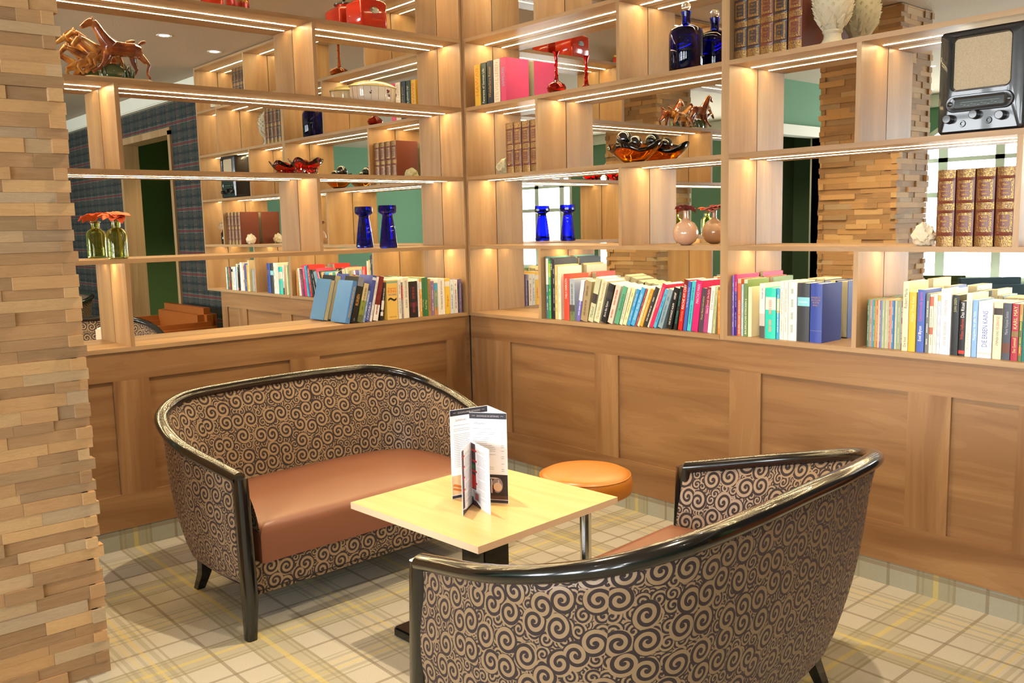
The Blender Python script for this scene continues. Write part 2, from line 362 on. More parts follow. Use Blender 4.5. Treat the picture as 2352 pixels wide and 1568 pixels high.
wainscot('trim_4', 'R', 3.06, [(0.02, 0.3445), (0.986, 1.1417), (1.79, 1.946), (2.572, 2.7275), (2.95, 3.06)])
wainscot('trim_5', 'L', 2.66, [(0.02, 0.165), (0.9794, 1.1445), (1.8376, 1.9907), (2.55, 2.66)])
struct('baseboard_right', CARP_X, 0.0, 3.06, 0.010, 0.030, 0, 0.0926)
struct('baseboard_left', CARP_Y, -0.030, -0.010, -2.66, 0.0, 0, 0.0926)

# ------------------------------------------------------------------ shelving units
ZT = [0.9057, 1.2902, 1.6756, 2.0566, 2.4285, 2.80]; TH = 0.019; DEP = 0.205; BD = 0.2025
def shelving(name, wall, ua, ub, divs, label, post_a=True, post_b=True):
    t = empty(name, (ua, 0, ZT[0]-TH) if wall == 'R' else (0, -ua, ZT[0]-TH), label=label, cat='shelving unit')
    ox, oy, oz = t.location
    def P(nm, mats, u0, u1, d0, d1, z0, z1):
        q = (u0-ox, u1-ox, d0, d1, z0-oz, z1-oz) if wall == 'R' else (-d1, -d0, -u1-oy, -u0-oy, z0-oz, z1-oz)
        return bx(nm, mats, t, *q)
    ah = OAK['x' if wall == 'R' else 'y']
    P('side_panel', OAK['z'], ua, ua+0.0195, 0, BD, ZT[0]-TH, ZT[5]); P('side_panel', OAK['z'], ub-0.0195, ub, 0, BD, ZT[0]-TH, ZT[5])
    for i, z in enumerate(ZT):
        P('counter_board' if i == 0 else 'shelf_board', ah, ua+0.0195, ub-0.0195, 0.0 if i else -0.003, BD, z-TH, z)
    for i in range(5):
        z0, z1 = ZT[i], ZT[i+1]-TH; ds = divs[i]
        for dv in ds: P('divider', OAK['z'], dv, dv+0.019, 0.001, BD, z0, z1)
        edges = [ua+0.0195] + [x for dv in ds for x in (dv, dv+0.019)] + [ub-0.0195]
        for a, b in zip(edges[::2], edges[1::2]):
            if b-a > 0.06: P('light_strip', LED, a+0.012, b-0.012, 0.1375, 0.1445, z1-0.0008, z1-0.0003)
    P('mirror', MIRROR, ua, ub, DEP, DEP+0.006, ZT[0]-TH, ZT[5])
    P('back_board', MBLACK, ua, ub, DEP+0.006, DEP+0.022, ZT[0]-TH, ZT[5])
    return t
shelving('shelving_unit', 'R', 0.0, 1.761, [[0.590], [1.158], [0.588], [1.150], [0.59]], 'oak mirror-backed shelving on the right wall between the corner and the double post')
shelving('shelving_unit', 'R', 1.761, 3.33, [[2.348], [2.906], [2.340], [2.91], [2.35]], 'oak mirror-backed shelving right of the double post, holding the old radio')
shelving('shelving_unit', 'L', 0.0, 2.66, [[1.888], [0.929], [1.876], [0.915], [1.88]], 'long oak mirror-backed shelving on the left wall beside the wood-clad pillar')

# ------------------------------------------------------------------ pillar of split wood blocks
def pillar(x0, x1, y0, y1, h):
    bm = bmesh.new(); tl = bm.loops.layers.color.new('tint'); rnd = random.Random(3)
    def B(*a):
        c = (rnd.random(), rnd.random(), rnd.random(), 1)
        for f in box(bm, *a):
            for l in f.loops: l[tl] = c
    core = 0.012; B(x0+core, x1-core, y0+core, y1-core, 0, h); z = 0.0; row = 0
    while z < h-0.01:
        hh = min(rnd.choice((0.031, 0.034, 0.036, 0.038, 0.042)), h-z)
        if h-z-hh < 0.012: hh = h-z
        g = 0.0006; xo = row % 2
        for side in range(4):
            L = (y1-y0, x1-x0, y1-y0, x1-x0)[side]; a = -0.012 if (side % 2) == xo else core+0.001; e = L-a; s = a
            while s < e-0.001:
                ln = min(rnd.uniform(0.09, 0.30), e-s)
                if e-s-ln < 0.05: ln = e-s
                o = rnd.choice((0.0, 0.001, 0.003, 0.005, 0.008, 0.012))
                if s == a: s0 = s - (rnd.uniform(0, 0.009) if (side % 2) == xo else 0)
                else: s0 = s
                e0 = s+ln-g if s+ln < e-0.002 else s+ln + (rnd.uniform(-0.003, 0.009) if (side % 2) == xo else 0)
                if side == 0: B(x1-core-0.02, x1+o, y0+s0, y0+e0, z, z+hh-g)
                elif side == 1: B(x0+s0, x0+e0, y1-core-0.02, y1+o, z, z+hh-g)
                elif side == 2: B(x0-o, x0+core+0.02, y0+s0, y0+e0, z, z+hh-g)
                else: B(x0+s0, x0+e0, y0-o, y0+core+0.02, z, z+hh-g)
                s += ln
        z += hh; row += 1
    o = fin(bm, 'pillar', BRICK)
    return tag(o, 'square pillar clad in split natural wood blocks beside the left shelving', 'pillar')
pillar(0.56, 1.126, -2.86, -2.425, 2.80)

# ------------------------------------------------------------------ tub sofas
RAIL = [(0, 0.586, 0.562), (-0.365, 0.645, 0.644), (-0.594, 0.596, 0.704), (-0.700, 0.470, 0.738), (-0.732, 0.240, 0.748), (-0.736, 0, 0.750)]
BOT = [(0.015, 0.566, 0.15), (-0.28, 0.582, 0.14), (-0.47, 0.548, 0.13), (-0.575, 0.43, 0.13), (-0.62, 0.22, 0.13), (-0.625, 0, 0.13)]
def sym(P): return P + [(a, -b, c) for a, b, c in P[:-1][::-1]]
def tub_sofa(loc, ang, label, group='tub sofas at the low table'):
    t = empty('tub_sofa', loc, (0, 0, ang), label, 'sofa', group)
    rail = catmull(sym(RAIL), 10); bot = catmull(sym(BOT), 10); n = len(rail)
    def nrm(i, c):
        a = c[max(i-1, 0)]; b = c[min(i+1, n-1)]; d = (b-a); d.z = 0; d.normalize(); return Vector((-d.y, d.x, 0))   # points outwards or inwards
    sgn = 1 if nrm(n//2, rail).x < 0 else -1
    out = [nrm(i, rail)*sgn for i in range(n)]
    # arc length for the cloth
    s = [0.0]
    for i in range(1, n): s.append(s[-1] + (rail[i]-rail[i-1]).length)
    # outer cloth
    bm = bmesh.new(); rows = []; uv = []
    for k in range(13):
        f = k/12; r = []; ru = []
        for i in range(n):
            p = bot[i].lerp(rail[i], f); bul = 0.020*math.sin(PI*min(1, f*1.15)) - (0.035*(1-f/0.12)**2 if f < 0.12 else 0)
            p = p + out[i]*(bul+0.006); p.z -= 0.012*f; r.append(p); ru.append((s[i], p.z))
        rows.append(r); uv.append(ru)
    grid(bm, rows, uv)
    o = fin(bm, 'outer_cover', SWIRL, t, smooth=True); o.modifiers.new('s', 'SOLIDIFY').thickness = 0.008
    # inner cloth
    bm = bmesh.new(); rows = []; uv = []
    for k in range(9):
        f = k/8; r = []; ru = []
        for i in range(n):
            top = rail[i] - out[i]*0.014; b2 = bot[i].lerp(rail[i], (0.33-bot[i].z)/(rail[i].z-bot[i].z)) - out[i]*0.060
            p = b2.lerp(top, f) + out[i]*(-0.012*math.sin(PI*f)); p.z -= 0.012*f; r.append(p); ru.append((s[i]+1.37, p.z+0.61))
        rows.append(r); uv.append(ru)
    grid(bm, rows, uv); fin(bm, 'inner_cover', SWIRL, t, smooth=True)
    # front ends of the arms, filled with cloth
    # rail with flattened oval section
    bm = bmesh.new(); rings = []
    for i in range(n):
        up = Vector((0, 0, 1)); q = []
        for k in range(14):
            a = 2*PI*k/14; q.append(rail[i] + out[i]*(0.026*math.cos(a)-0.002) + up*(0.022*math.sin(a)))
        rings.append(q)
    V = grid(bm, rings, closed=True); bm.faces.new(V[0]); bm.faces.new(V[-1][::-1])
    fin(bm, 'top_rail', BLACK, t, smooth=60)
    for sg in (1, -1):
        p = RAIL[0]; bm = bmesh.new(); prof = []
        for z, x, hw, hd in ((0.0, 0.035, 0.019, 0.022), (0.14, 0.022, 0.024, 0.030), (0.35, 0.010, 0.024, 0.032), (0.52, 0.004, 0.023, 0.030), (0.565, 0.002, 0.023, 0.028)):
            y = sg*(p[1]-0.004+(0.012 if z < 0.1 else 0.0)); r_ = []
            for k in range(12):
                a = 2*PI*k/12; cs, sn = math.cos(a), math.sin(a); e = 0.55
                r_.append((x+hd*math.copysign(abs(cs)**e, cs), y+hw*math.copysign(abs(sn)**e, sn), z))
            prof.append(r_)
        V = grid(bm, prof, closed=True); bm.faces.new(V[0]); bm.faces.new(V[-1][::-1]); fin(bm, 'front_leg', BLACK, t, smooth=50)
        bm = bmesh.new(); prof = []
        for z, dx, h_ in ((0.16, 0.0, 0.022), (0.07, -0.006, 0.020), (0.0, -0.030, 0.016)):
            x, y = -0.505+dx, sg*(0.500+abs(dx)*0.6); prof.append([(x-h_, y-h_, z), (x+h_, y-h_, z), (x+h_, y+h_, z), (x-h_, y+h_, z)])
        V = grid(bm, prof, closed=True); bm.faces.new(V[0]); bm.faces.new(V[-1][::-1]); fin(bm, 'back_leg', BLACK, t)
    # seat cushion: D shape with a rounded front
    cur = []
    for i in range(n):
        p = bot[i].lerp(rail[i], (0.36-bot[i].z)/(rail[i].z-bot[i].z)) - out[i]*0.055; cur.append(Vector((min(p.x, -0.02), p.y, 0)))
    bm = bmesh.new(); rows = []
    cen = Vector((-0.26, 0, 0)); m = len(cur)
    per = cur + [Vector((0.012, cur[-1].y*(1-2*k/20), 0)) for k in range(0, 21)]
    for (sc_, z) in ((1.0, 0.245), (1.0, 0.345), (0.985, 0.368), (0.95, 0.382), (0.85, 0.388), (0.5, 0.392), (0.02, 0.394)):
        rows.append([Vector((cen.x+(p.x-cen.x)*sc_, p.y*sc_, z)) for p in per])
    V = grid(bm, rows, closed=True); bm.faces.new(V[-1]); bm.faces.new(V[0][::-1]); fin(bm, 'seat_cushion', BROWNSEAT, t, smooth=50)
    # apron under the seat
    bm = bmesh.new(); rows = []; uv = []
    for k, z in enumerate((0.135, 0.19, 0.252)):
        yy = 0.562; rows.append([Vector((0.004, yy*(1-2*j/20), z)) for j in range(21)]); uv.append([(3.1+yy*2*j/20, z) for j in range(21)])
    grid(bm, rows, uv); o = fin(bm, 'apron', SWIRL, t); md = o.modifiers.new('s', 'SOLIDIFY'); md.thickness = 0.02
    # dust cover closing the bottom
    bm = bmesh.new(); f_ = [bm.verts.new((p.x, p.y, 0.15)) for p in [q*1.0 - out[i]*0.02 for i, q in enumerate(bot)]]; bm.faces.new(f_); fin(bm, 'dust_cover', MBLACK, t)
    return t
tub_sofa((1.176, -1.391, 0), 0.042, 'black-railed tub sofa with scroll velvet and brown seat along the left panelling', )
tub_sofa((2.231, -1.394, 0), 3.206, 'nearest tub sofa, seen from behind its scroll-patterned velvet back')
tub_sofa((6.3, -0.95, 0), -PI/2, 'distant scroll-velvet tub sofa before the tartan wall, seen in the left mirror', 'seats seen only in the mirrors')

# ------------------------------------------------------------------ low table
def low_table(loc, ang, label):
    t = empty('low_table', loc, (0, 0, ang), label, 'table')
    h = 0.32; bm = bmesh.new(); fs = box(bm, -h, h, -h, h, 0.458, 0.48)
    for f in fs[2:]: f.material_index = 1
    fin(bm, 'tabletop', [BEECH, BEECH_EDGE], t)
    bx('column', BLACK, t, -0.058, 0.058, -0.058, 0.058, 0.05, 0.458, bevel=0.004)
    bx('base_plate', BLACK, t, -0.23, 0.23, -0.23, 0.23, 0.0, 0.035, bevel=0.006)
    bx('base_step', BLACK, t, -0.175, 0.175, -0.175, 0.175, 0.035, 0.055, bevel=0.005)
    bx('top_mount', MBLACK, t, -0.16, 0.16, -0.03, 0.03, 0.440, 0.458)
    return t
low_table((1.775, -1.367, 0), 0.06, 'square beech-topped low table with black pedestal between the two sofas')

# ------------------------------------------------------------------ stool
t = empty('stool', (1.765, -0.868, 0), label='round tan leather stool on a chrome pole behind the table', cat='stool')
lat('seat', [(0.0, 0.395), (0.165, 0.395), (0.174, 0.402), (0.178, 0.43), (0.176, 0.452), (0.168, 0.470), (0.150, 0.479), (0.10, 0.483), (0.0, 0.485)], TAN, t, 48)
bm = bmesh.new(); tube(bm, [(0.1705*math.cos(2*PI*k/48), 0.1705*math.sin(2*PI*k/48), 0.4665) for k in range(49)], 0.0022, 6, cap=False); fin(bm, 'piping', TAN, t, smooth=True)
lat('pole', [(0.022, 0.012), (0.022, 0.395)], CHROME, t, 24)
lat('base', [(0.0, 0.0), (0.20, 0.0), (0.20, 0.006), (0.19, 0.010), (0.03, 0.016), (0.0, 0.016)], CHROME, t, 48)

# ------------------------------------------------------------------ menus on the table
NAVY = plain('#2b2a35', 0.4); GREYLN = plain('#9a9aa2', 0.7); PRICE = plain('#55555e', 0.7); PHOTO = plain('#22141a', 0.35); WINE = plain('#4a0d17', 0.3); CLEAR = plain('#c9bfc0', 0.3); ORNG = plain('#c0702c', 0.5); CARD = plain('#f6f6fb', 0.5)
RED = plain('#c22a22', 0.5); GRNL = plain('#4a7a3a', 0.6)
def panel_frame(A, B):
    """matrix whose local XY plane is the outer face of a vertical card from A to B (A on the left as seen)"""
    A = Vector(A); B = Vector(B); x = (B-A).normalized(); z = Vector((x.y, -x.x, 0))
    return Matrix(((x.x, 0, z.x, A.x+z.x*0.0012), (x.y, 0, z.y, A.y+z.y*0.0012), (0, 1, 0, 0.0), (0, 0, 0, 1))), (B-A).length
def card(parent, A, B, H, name='card'):
    A = Vector(A); B = Vector(B); x = (B-A).normalized(); nrm_ = Vector((x.y, -x.x, 0))*0.0009; bm = bmesh.new()
    v = [bm.verts.new(p) for p in (A+nrm_, B+nrm_, B-nrm_, A-nrm_, A+nrm_+Vector((0, 0, H)), B+nrm_+Vector((0, 0, H)), B-nrm_+Vector((0, 0, H)), A-nrm_+Vector((0, 0, H)))]
    for f in ((3, 2, 1, 0), (4, 5, 6, 7), (0, 1, 5, 4), (1, 2, 6, 5), (2, 3, 7, 6), (3, 0, 4, 7)): bm.faces.new([v[i] for i in f])
    return fin(bm, name, CARD, parent)
def flat(parent, name, mat, M, rects, z=0.0003):
    bm = bmesh.new()
    for r in rects:
        if len(r) == 4: P = [(r[0], r[2]), (r[1], r[2]), (r[1], r[3]), (r[0], r[3])]
        else: P = [(r[i], r[i+1]) for i in range(0, len(r), 2)]
        bm.faces.new([bm.verts.new(M @ Vector((a, b, z))) for a, b in P])
    me = bpy.data.meshes.new(name); bm.to_mesh(me); bm.free(); return link(name, me, mat, parent)
def at(M, x, y, z=0.0006): return M @ Matrix.Translation((x, y, z))
H = 0.307
tm = empty('menu_stand', (1.775, -1.367, 0.48), label='tall three-sided drinks menu with a wine glass photo on the table', cat='menu')
o0 = Vector((1.775, -1.367, 0))
L, BK, R_, P_ = [Vector(q)-o0 for q in ((1.695, -1.440, 0), (1.720, -1.297, 0), (1.868, -1.338, 0), (1.763, -1.410, 0))]
for A, B, kind in ((L, BK, 'left'), (BK, R_, 'back'), (P_, R_, 'front')):
    c = card(tm, A, B, H, 'menu_page'); sidev = 1
    M, w = panel_frame(A, B)
    if kind == 'back': continue
    flat(c, 'band', NAVY, M, [(0, w, H-0.021, H-0.001)]); flat(c, 'band', NAVY, M, [(0, w, 0.001, 0.011)])
    text('ALKOHOLISCHE GETRÄNKE' if kind == 'front' else 'ALKOHOLFREIE GETRÄNKE', CLEAR, c, w*0.60, 0.0065, at(M, w/2, H-0.011), 'heading')
    flat(c, 'rule', CLEAR, M, [(w*0.08, w*0.16, H-0.0115, H-0.0105), (w*0.84, w*0.92, H-0.0115, H-0.0105)], 0.0006)
    rnd = random.Random(5); rows = []; y = H-0.055
    while y > 0.105:
        if rnd.random() < 0.78:
            rows.append((w*0.08, w*(0.08+rnd.uniform(0.35, 0.62)), y, y+0.0012))
            if rnd.random() < 0.6: rows.append((w*0.84, w*0.92, y, y+0.0014))
        y -= 0.0062
    flat(c, 'menu_lines', GREYLN, M, rows)
    text('Weine' if kind == 'front' else 'Softdrinks', GREYLN, c, w*0.3, 0.008, at(M, w*0.28, H-0.036), 'subheading', font_shear=0.3)
    if kind == 'front':
        ph = flat(c, 'photo', PHOTO, M, [(0, w, 0.013, 0.098)])
        ell = lambda cx, cy, rx, ry, a0=0, a1=2*PI, n=20: [q for k in range(n) for q in (cx+rx*math.cos(a0+(a1-a0)*k/(n-1)), cy+ry*math.sin(a0+(a1-a0)*k/(n-1)))]
        flat(c, 'glass_photo', plain('#8d8084', 0.3), M, [ell(w*0.72, 0.062, 0.019, 0.026)], 0.0005)
        flat(c, 'glass_photo', plain('#d8b79a', 0.3), M, [ell(w*0.73, 0.056, 0.015, 0.015)], 0.0007)
        flat(c, 'wine_photo', WINE, M, [ell(w*0.50, 0.048, 0.021, 0.018)], 0.0006)
        flat(c, 'glass_photo', CLEAR, M, [(w*0.55, w*0.58, 0.035, 0.082), (w*0.74, w*0.77, 0.045, 0.080), ell(w*0.62, 0.086, 0.016, 0.002)], 0.0009)
        flat(c, 'table_photo', plain('#4a2c26', 0.4), M, [(0, w, 0.013, 0.026)], 0.0004)
    else:
        flat(c, 'photo', plain('#d9b98f', 0.5), M, [(0, w*0.9, 0.013, 0.080)])
        flat(c, 'cup_photo', WHITE, M, [(w*0.30, w*0.75, 0.045, 0.078)], 0.0005)
        flat(c, 'cinnamon_photo', ORNG, M, [(w*0.02, 0.045, w*0.45, 0.022, w*0.50, 0.028, w*0.06, 0.052), (w*0.02, 0.032, w*0.40, 0.014, w*0.45, 0.020, w*0.04, 0.039)], 0.0007)
    
ts = empty('menu_stand', (1.775, -1.367, 0.48), label='short folded snack menu standing before the tall one on the table', cat='menu')
H2 = 0.214
A0, SP, B0 = [Vector(q)-o0 for q in ((1.860, -1.524, 0), (1.782, -1.422, 0), (1.916, -1.455, 0))]
for A, B, kind in ((A0, SP, 'a'), (SP, B0, 'b')):
    c = card(ts, A, B, H2, 'menu_page')
    M, w = panel_frame(A, B)
    strip = [(w*0.02, w*0.20, 0.02, H2-0.004)] if kind == 'a' else [(w*0.04, w*0.26, 0.055, H2-0.004)]
    flat(c, 'photo_strip', plain('#5a4038', 0.4) if kind == 'a' else plain('#3f3238', 0.4), M, strip)
    flat(c, 'ribbon', RED, M, [(strip[0][0], strip[0][1]+0.01, yy, yy+0.006) for yy in (0.075, 0.115, 0.150, 0.185)], 0.0005)
    if kind == 'b':
        flat(c, 'chilli_photo', RED, M, [(w*0.05, w*0.25, 0.06, 0.105)], 0.0007); flat(c, 'herb_photo', GRNL, M, [(w*0.06, w*0.22, 0.125, 0.14)], 0.0007)
        flat(c, 'jar_photo', plain('#b9c4c4', 0.4), M, [(w*0.10, w*0.48, 0.018, 0.052)], 0.0006); flat(c, 'jar_photo', plain('#8f4a44', 0.4), M, [(w*0.2, w*0.40, 0.022, 0.046)], 0.0009)
    rows = []; y = H2-0.022; rnd = random.Random(9)
    while y > 0.03:
        rows.append((w*(0.30 if kind == 'a' else 0.36), w*rnd.uniform(0.72, 0.95), y, y+0.0009)); y -= 0.0046 if rnd.random() < 0.85 else 0.010
    flat(c, 'menu_lines', GREYLN, M, rows)
    flat(c, 'band', plain('#4a3a38', 0.4), M, [(0, 0.0, w, 0.0, w, 0.004, w*0.3, 0.010, 0, 0.018)], 0.0004) if kind == 'a' else flat(c, 'band', plain('#4a3a38', 0.4), M, [(0, 0.0, w*0.5, 0.0, w*0.5, 0.006, 0, 0.03)], 0.0004)
# ------------------------------------------------------------------ books
SPX = {}
def book(wall, u, t, h, lean, z, depth, dep, color, title, tcol, label, group, bands=(), horiz=False, hard=False, cat='book', lines=True):
    t = max(t*0.97, 0.006)
    a = lean; zz = z + 0.0004 + (t*math.sin(a) if a > 0 else 0)
    loc, rot = ((u, dep, zz), (0, a, 0)) if wall == 'R' else ((-dep, -u, zz), (0, a, PI/2))
    bm = bmesh.new(); c = 0.0022 if hard else 0.0006; ins = 0.003 if hard else 0.0003
    mats = [plain(color, 0.38)]
    zs = sorted({0.0, 1.0} | {b[0] for b in bands} | {b[1] for b in bands})
    K = 6; bul = min(0.003 if hard else 0.0008, t*0.2)
    cols = [[bm.verts.new((t*k/K, -bul*math.sin(PI*k/K), zf*h)) for zf in zs] for k in range(K+1)]
    for k in range(K):
        for j in range(len(zs)-1):
            f = bm.faces.new((cols[k][j], cols[k+1][j], cols[k+1][j+1], cols[k][j+1]))
            zc = (zs[j]+zs[j+1])/2
            for (b0, b1, bc) in bands:
                if b0 <= zc <= b1:
                    mm = plain(bc, 0.38)
                    if mm not in mats: mats.append(mm)
                    f.material_index = mats.index(mm)
    box(bm, 0, c, 0.0002, depth, 0, h); box(bm, t-c, t, 0.0002, depth, 0, h); box(bm, c, t-c, 0.0002, 0.0015, 0, h)
    me = bpy.data.meshes.new('book'); bm.to_mesh(me); bm.free()
    o = link('book', me, mats, None, loc, rot)
    tag(o, label, cat, group)
    bx('pages', PAPER, o, c, t-c, 0.0015, depth-ins, ins, h-ins-0.0004)
    yb = -bul-0.0004
    if title:
        for (s, z0, z1) in (title if isinstance(title, list) else [(title, 0.12, 0.88)]):
            tc = tcol
            if isinstance(s, tuple): s, tc = s
            if horiz or '\n' in s:
                M = Matrix(((1, 0, 0, t/2), (0, 0, -1, yb), (0, 1, 0, (z0+z1)/2*h), (0, 0, 0, 1))); text(s, plain(tc, 0.45), o, t*0.78, (z1-z0)*h, M)
            else:
                M = Matrix(((0, -1, 0, t/2), (0, 0, -1, yb), (1, 0, 0, (z0+z1)/2*h), (0, 0, 0, 1))); text(s, plain(tc, 0.45), o, (z1-z0)*h, t*0.55, M)
    elif lines:
        rnd = random.Random(int(u*1000)); r = []; zc = 0.14*h
        while zc < 0.86*h:
            w = rnd.uniform(0.010, 0.035)
            r.append((t*0.36, t*0.64, zc, min(zc+w, 0.88*h))); zc += w+rnd.choice((0.003, 0.003, 0.022))
        bm = bmesh.new()
        for q in r:      # small letters: dashes too small to read
            n = max(1, int((q[3]-q[2])/0.0032))
            for k in range(n):
                z0 = q[2]+(q[3]-q[2])*k/n; bm.faces.new([bm.verts.new(p) for p in ((q[0], yb, z0), (q[1], yb, z0), (q[1], yb, z0+(q[3]-q[2])/n*0.62), (q[0], yb, z0+(q[3]-q[2])/n*0.62))])
        me = bpy.data.meshes.new('title'); bm.to_mesh(me); bm.free(); link('title', me, plain(tcol, 0.45), o)
    return o
def row(wall, z, depth, dep, place, group, data):
    n = len(data); data = [list(r) for r in data]; sg = 1 if wall == 'R' else -1
    tan = lambda r: r[3]/r[2] if abs(r[3]) > 0.0145 else 0.0
    for i in range(n-2, -1, -1):       # leaning neighbours touch and never pass through each other
        a, b = data[i], data[i+1]; ta, tb = tan(a), tan(b)
        for z_ in (0.0, min(a[2], b[2])):
            over = sg*a[0] + a[1]*0.97*math.sqrt(1+ta*ta) + z_*ta - (sg*b[0] + z_*tb)
            if over > -0.0002: a[0] -= sg*(over+0.0004)
    for i, r in enumerate(data):
        u, t, h, ut, col, short, kind, title, tc = r[:9]; ex = r[9] if len(r) > 9 else {}
        lean = math.atan2(ut, h) if abs(ut) > 0.0145 else 0.0
        if i == 0: rel = 'left of the %s one' % data[1][5]
        elif i == n-1: rel = 'right of the %s one' % data[-2][5]
        else: rel = 'between %s and %s' % (data[i-1][5], data[i+1][5])
        lab = ex.get('label') or '%s %s %s, %s' % (short, kind, rel, place)
        dpt = ex.get('depth', depth)
        book(wall, u, t, h, lean, z, dpt, dep, col, title, tc, lab, group, ex.get('bands', ()), ex.get('horiz', False), ex.get('hard', False))
PB = 'paperback'; HC = 'hardback'
row('L', ZT[0], 0.135, 0.018, 'left counter', 'books on the left counter', [
 (0.815, 0.028, 0.225, 0.062, '#4f7db5', 'sky blue', HC, None, '#c9a14a', {'hard': True, 'depth': 0.15}),
 (0.781, 0.036, 0.243, 0.064, '#12100f', 'black', HC, [('RUINEN', 0.38, 0.62), (('BASTEI', '#cccccc'), 0.04, 0.10)], '#e0a24a', {'bands': [(0.80, 1.0, '#7e7f8a')]}),
 (0.738, 0.030, 0.208, 0.054, '#7f8a3a', 'meadow green', PB, None, '#5b5330', {'bands': [(0.55, 1.0, '#c9b48a'), (0.0, 0.18, '#5d6542')]}),
 (0.697, 0.014, 0.169, 0.045, '#7d93b5', 'grey blue', PB, None, '#dfe6ee'),
 (0.681, 0.024, 0.248, 0.063, '#3d4a94', 'indigo', HC, [('FAVORIBUS', 0.05, 0.42)], '#dfe3ee', {'bands': [(0.90, 0.96, '#cdd2e2')]}),
 (0.652, 0.014, 0.241, 0.058, '#e4e0d8', 'chalk white', PB, None, '#7a7a80'),
 (0.633, 0.032, 0.239, 0.052, '#6e1318', 'maroon', PB, None, '#8c1d22', {'bands': [(0.0, 0.36, '#e6e1d8')]}),
 (0.582, 0.017, 0.205, 0.032, '#2a2420', 'black white', PB, None, '#e6e1d8', {'bands': [(0.28, 0.52, '#ded9d0'), (0.12, 0.22, '#ded9d0')]}),
 (0.551, 0.071, 0.214, 0.0, '#e6bd5e', 'mustard yellow', PB, [(('Stephen', '#d8401e'), 0.755, 0.81), (('KING', '#d8401e'), 0.68, 0.75), (('THE STAND', '#2c3f97'), 0.60, 0.66), (('~', '#1a1612'), 0.46, 0.56), (('HEYNE', '#5c4a20'), 0.05, 0.08)], '#d8401e', {'horiz': True, 'bands': [(0.92, 0.97, '#7ea88c')]}),
 (0.478, 0.020, 0.212, 0.0, '#e2ddd2', 'ivory', PB, None, '#7a7266'),
 (0.457, 0.011, 0.197, 0.0, '#8b8782', 'ash grey', PB, None, '#c9c5be', {'bands': [(0.52, 0.90, '#b3261c')]}),
 (0.445, 0.037, 0.222, 0.0, '#e9e1cb', 'cream', PB, [('ALASKA · EINZELGÄNGER', 0.25, 0.93)], '#5c564c'),
 (0.406, 0.057, 0.199, 0.0, '#1c1416', 'night black', PB, None, '#8e2f3e', {'bands': [(0.3, 0.42, '#4e1f2b')]}),
 (0.348, 0.012, 0.211, 0.0, '#ece8e0', 'snow white', PB, None, '#77716a'),
 (0.335, 0.015, 0.210, 0.0, '#d99a35', 'amber', PB, None, '#fff2d0', {'bands': [(0.72, 0.92, '#dcdcdc')]}),
 (0.320, 0.013, 0.213, 0.0, '#2f6a3a', 'forest green', PB, [('Karl May', 0.2, 0.5)], '#e2d59a'),
 (0.306, 0.026, 0.215, 0.0, '#2f7040', 'leaf green', PB, [('Karl May', 0.18, 0.42)], '#e2d59a'),
 (0.279, 0.020, 0.205, 0.0, '#a1824c', 'khaki', PB, None, '#5f4b26'),
 (0.258, 0.021, 0.192, 0.0, '#8f6f95', 'lilac', PB, None, '#d9cade'),
 (0.236, 0.025, 0.181, 0.0, '#8fa58c', 'painted', PB, None, '#4b6a52', {'bands': [(0.78, 0.98, '#4fa3cf'), (0.0, 0.24, '#c98f52')]}),
 (0.210, 0.049, 0.203, 0.0, '#ebe7de', 'milky', PB, [('Fritz Hebenstreit  Bald wird wieder', 0.15, 0.95)], '#6a3f36'),
 (0.160, 0.036, 0.201, 0.0, '#e9c13f', 'lemon', PB, [(('Shogun', '#c8321e'), 0.20, 0.52)], '#c8321e', {'bands': [(0.78, 0.92, '#e9e4d6')]}),
 (0.123, 0.024, 0.193, 0.0, '#dfe4e4', 'pale blue', PB, None, '#3c63a0'),
 (0.098, 0.028, 0.191, 0.0, '#e6e3dd', 'linen white', PB, None, '#a53a36'),
 (0.069, 0.008, 0.155, 0.0, '#1e1a22', 'slim black', PB, None, '#6a6470'),
 (0.060, 0.019, 0.193, 0.0, '#6d5a86', 'violet', PB, None, '#a898ba'),
])
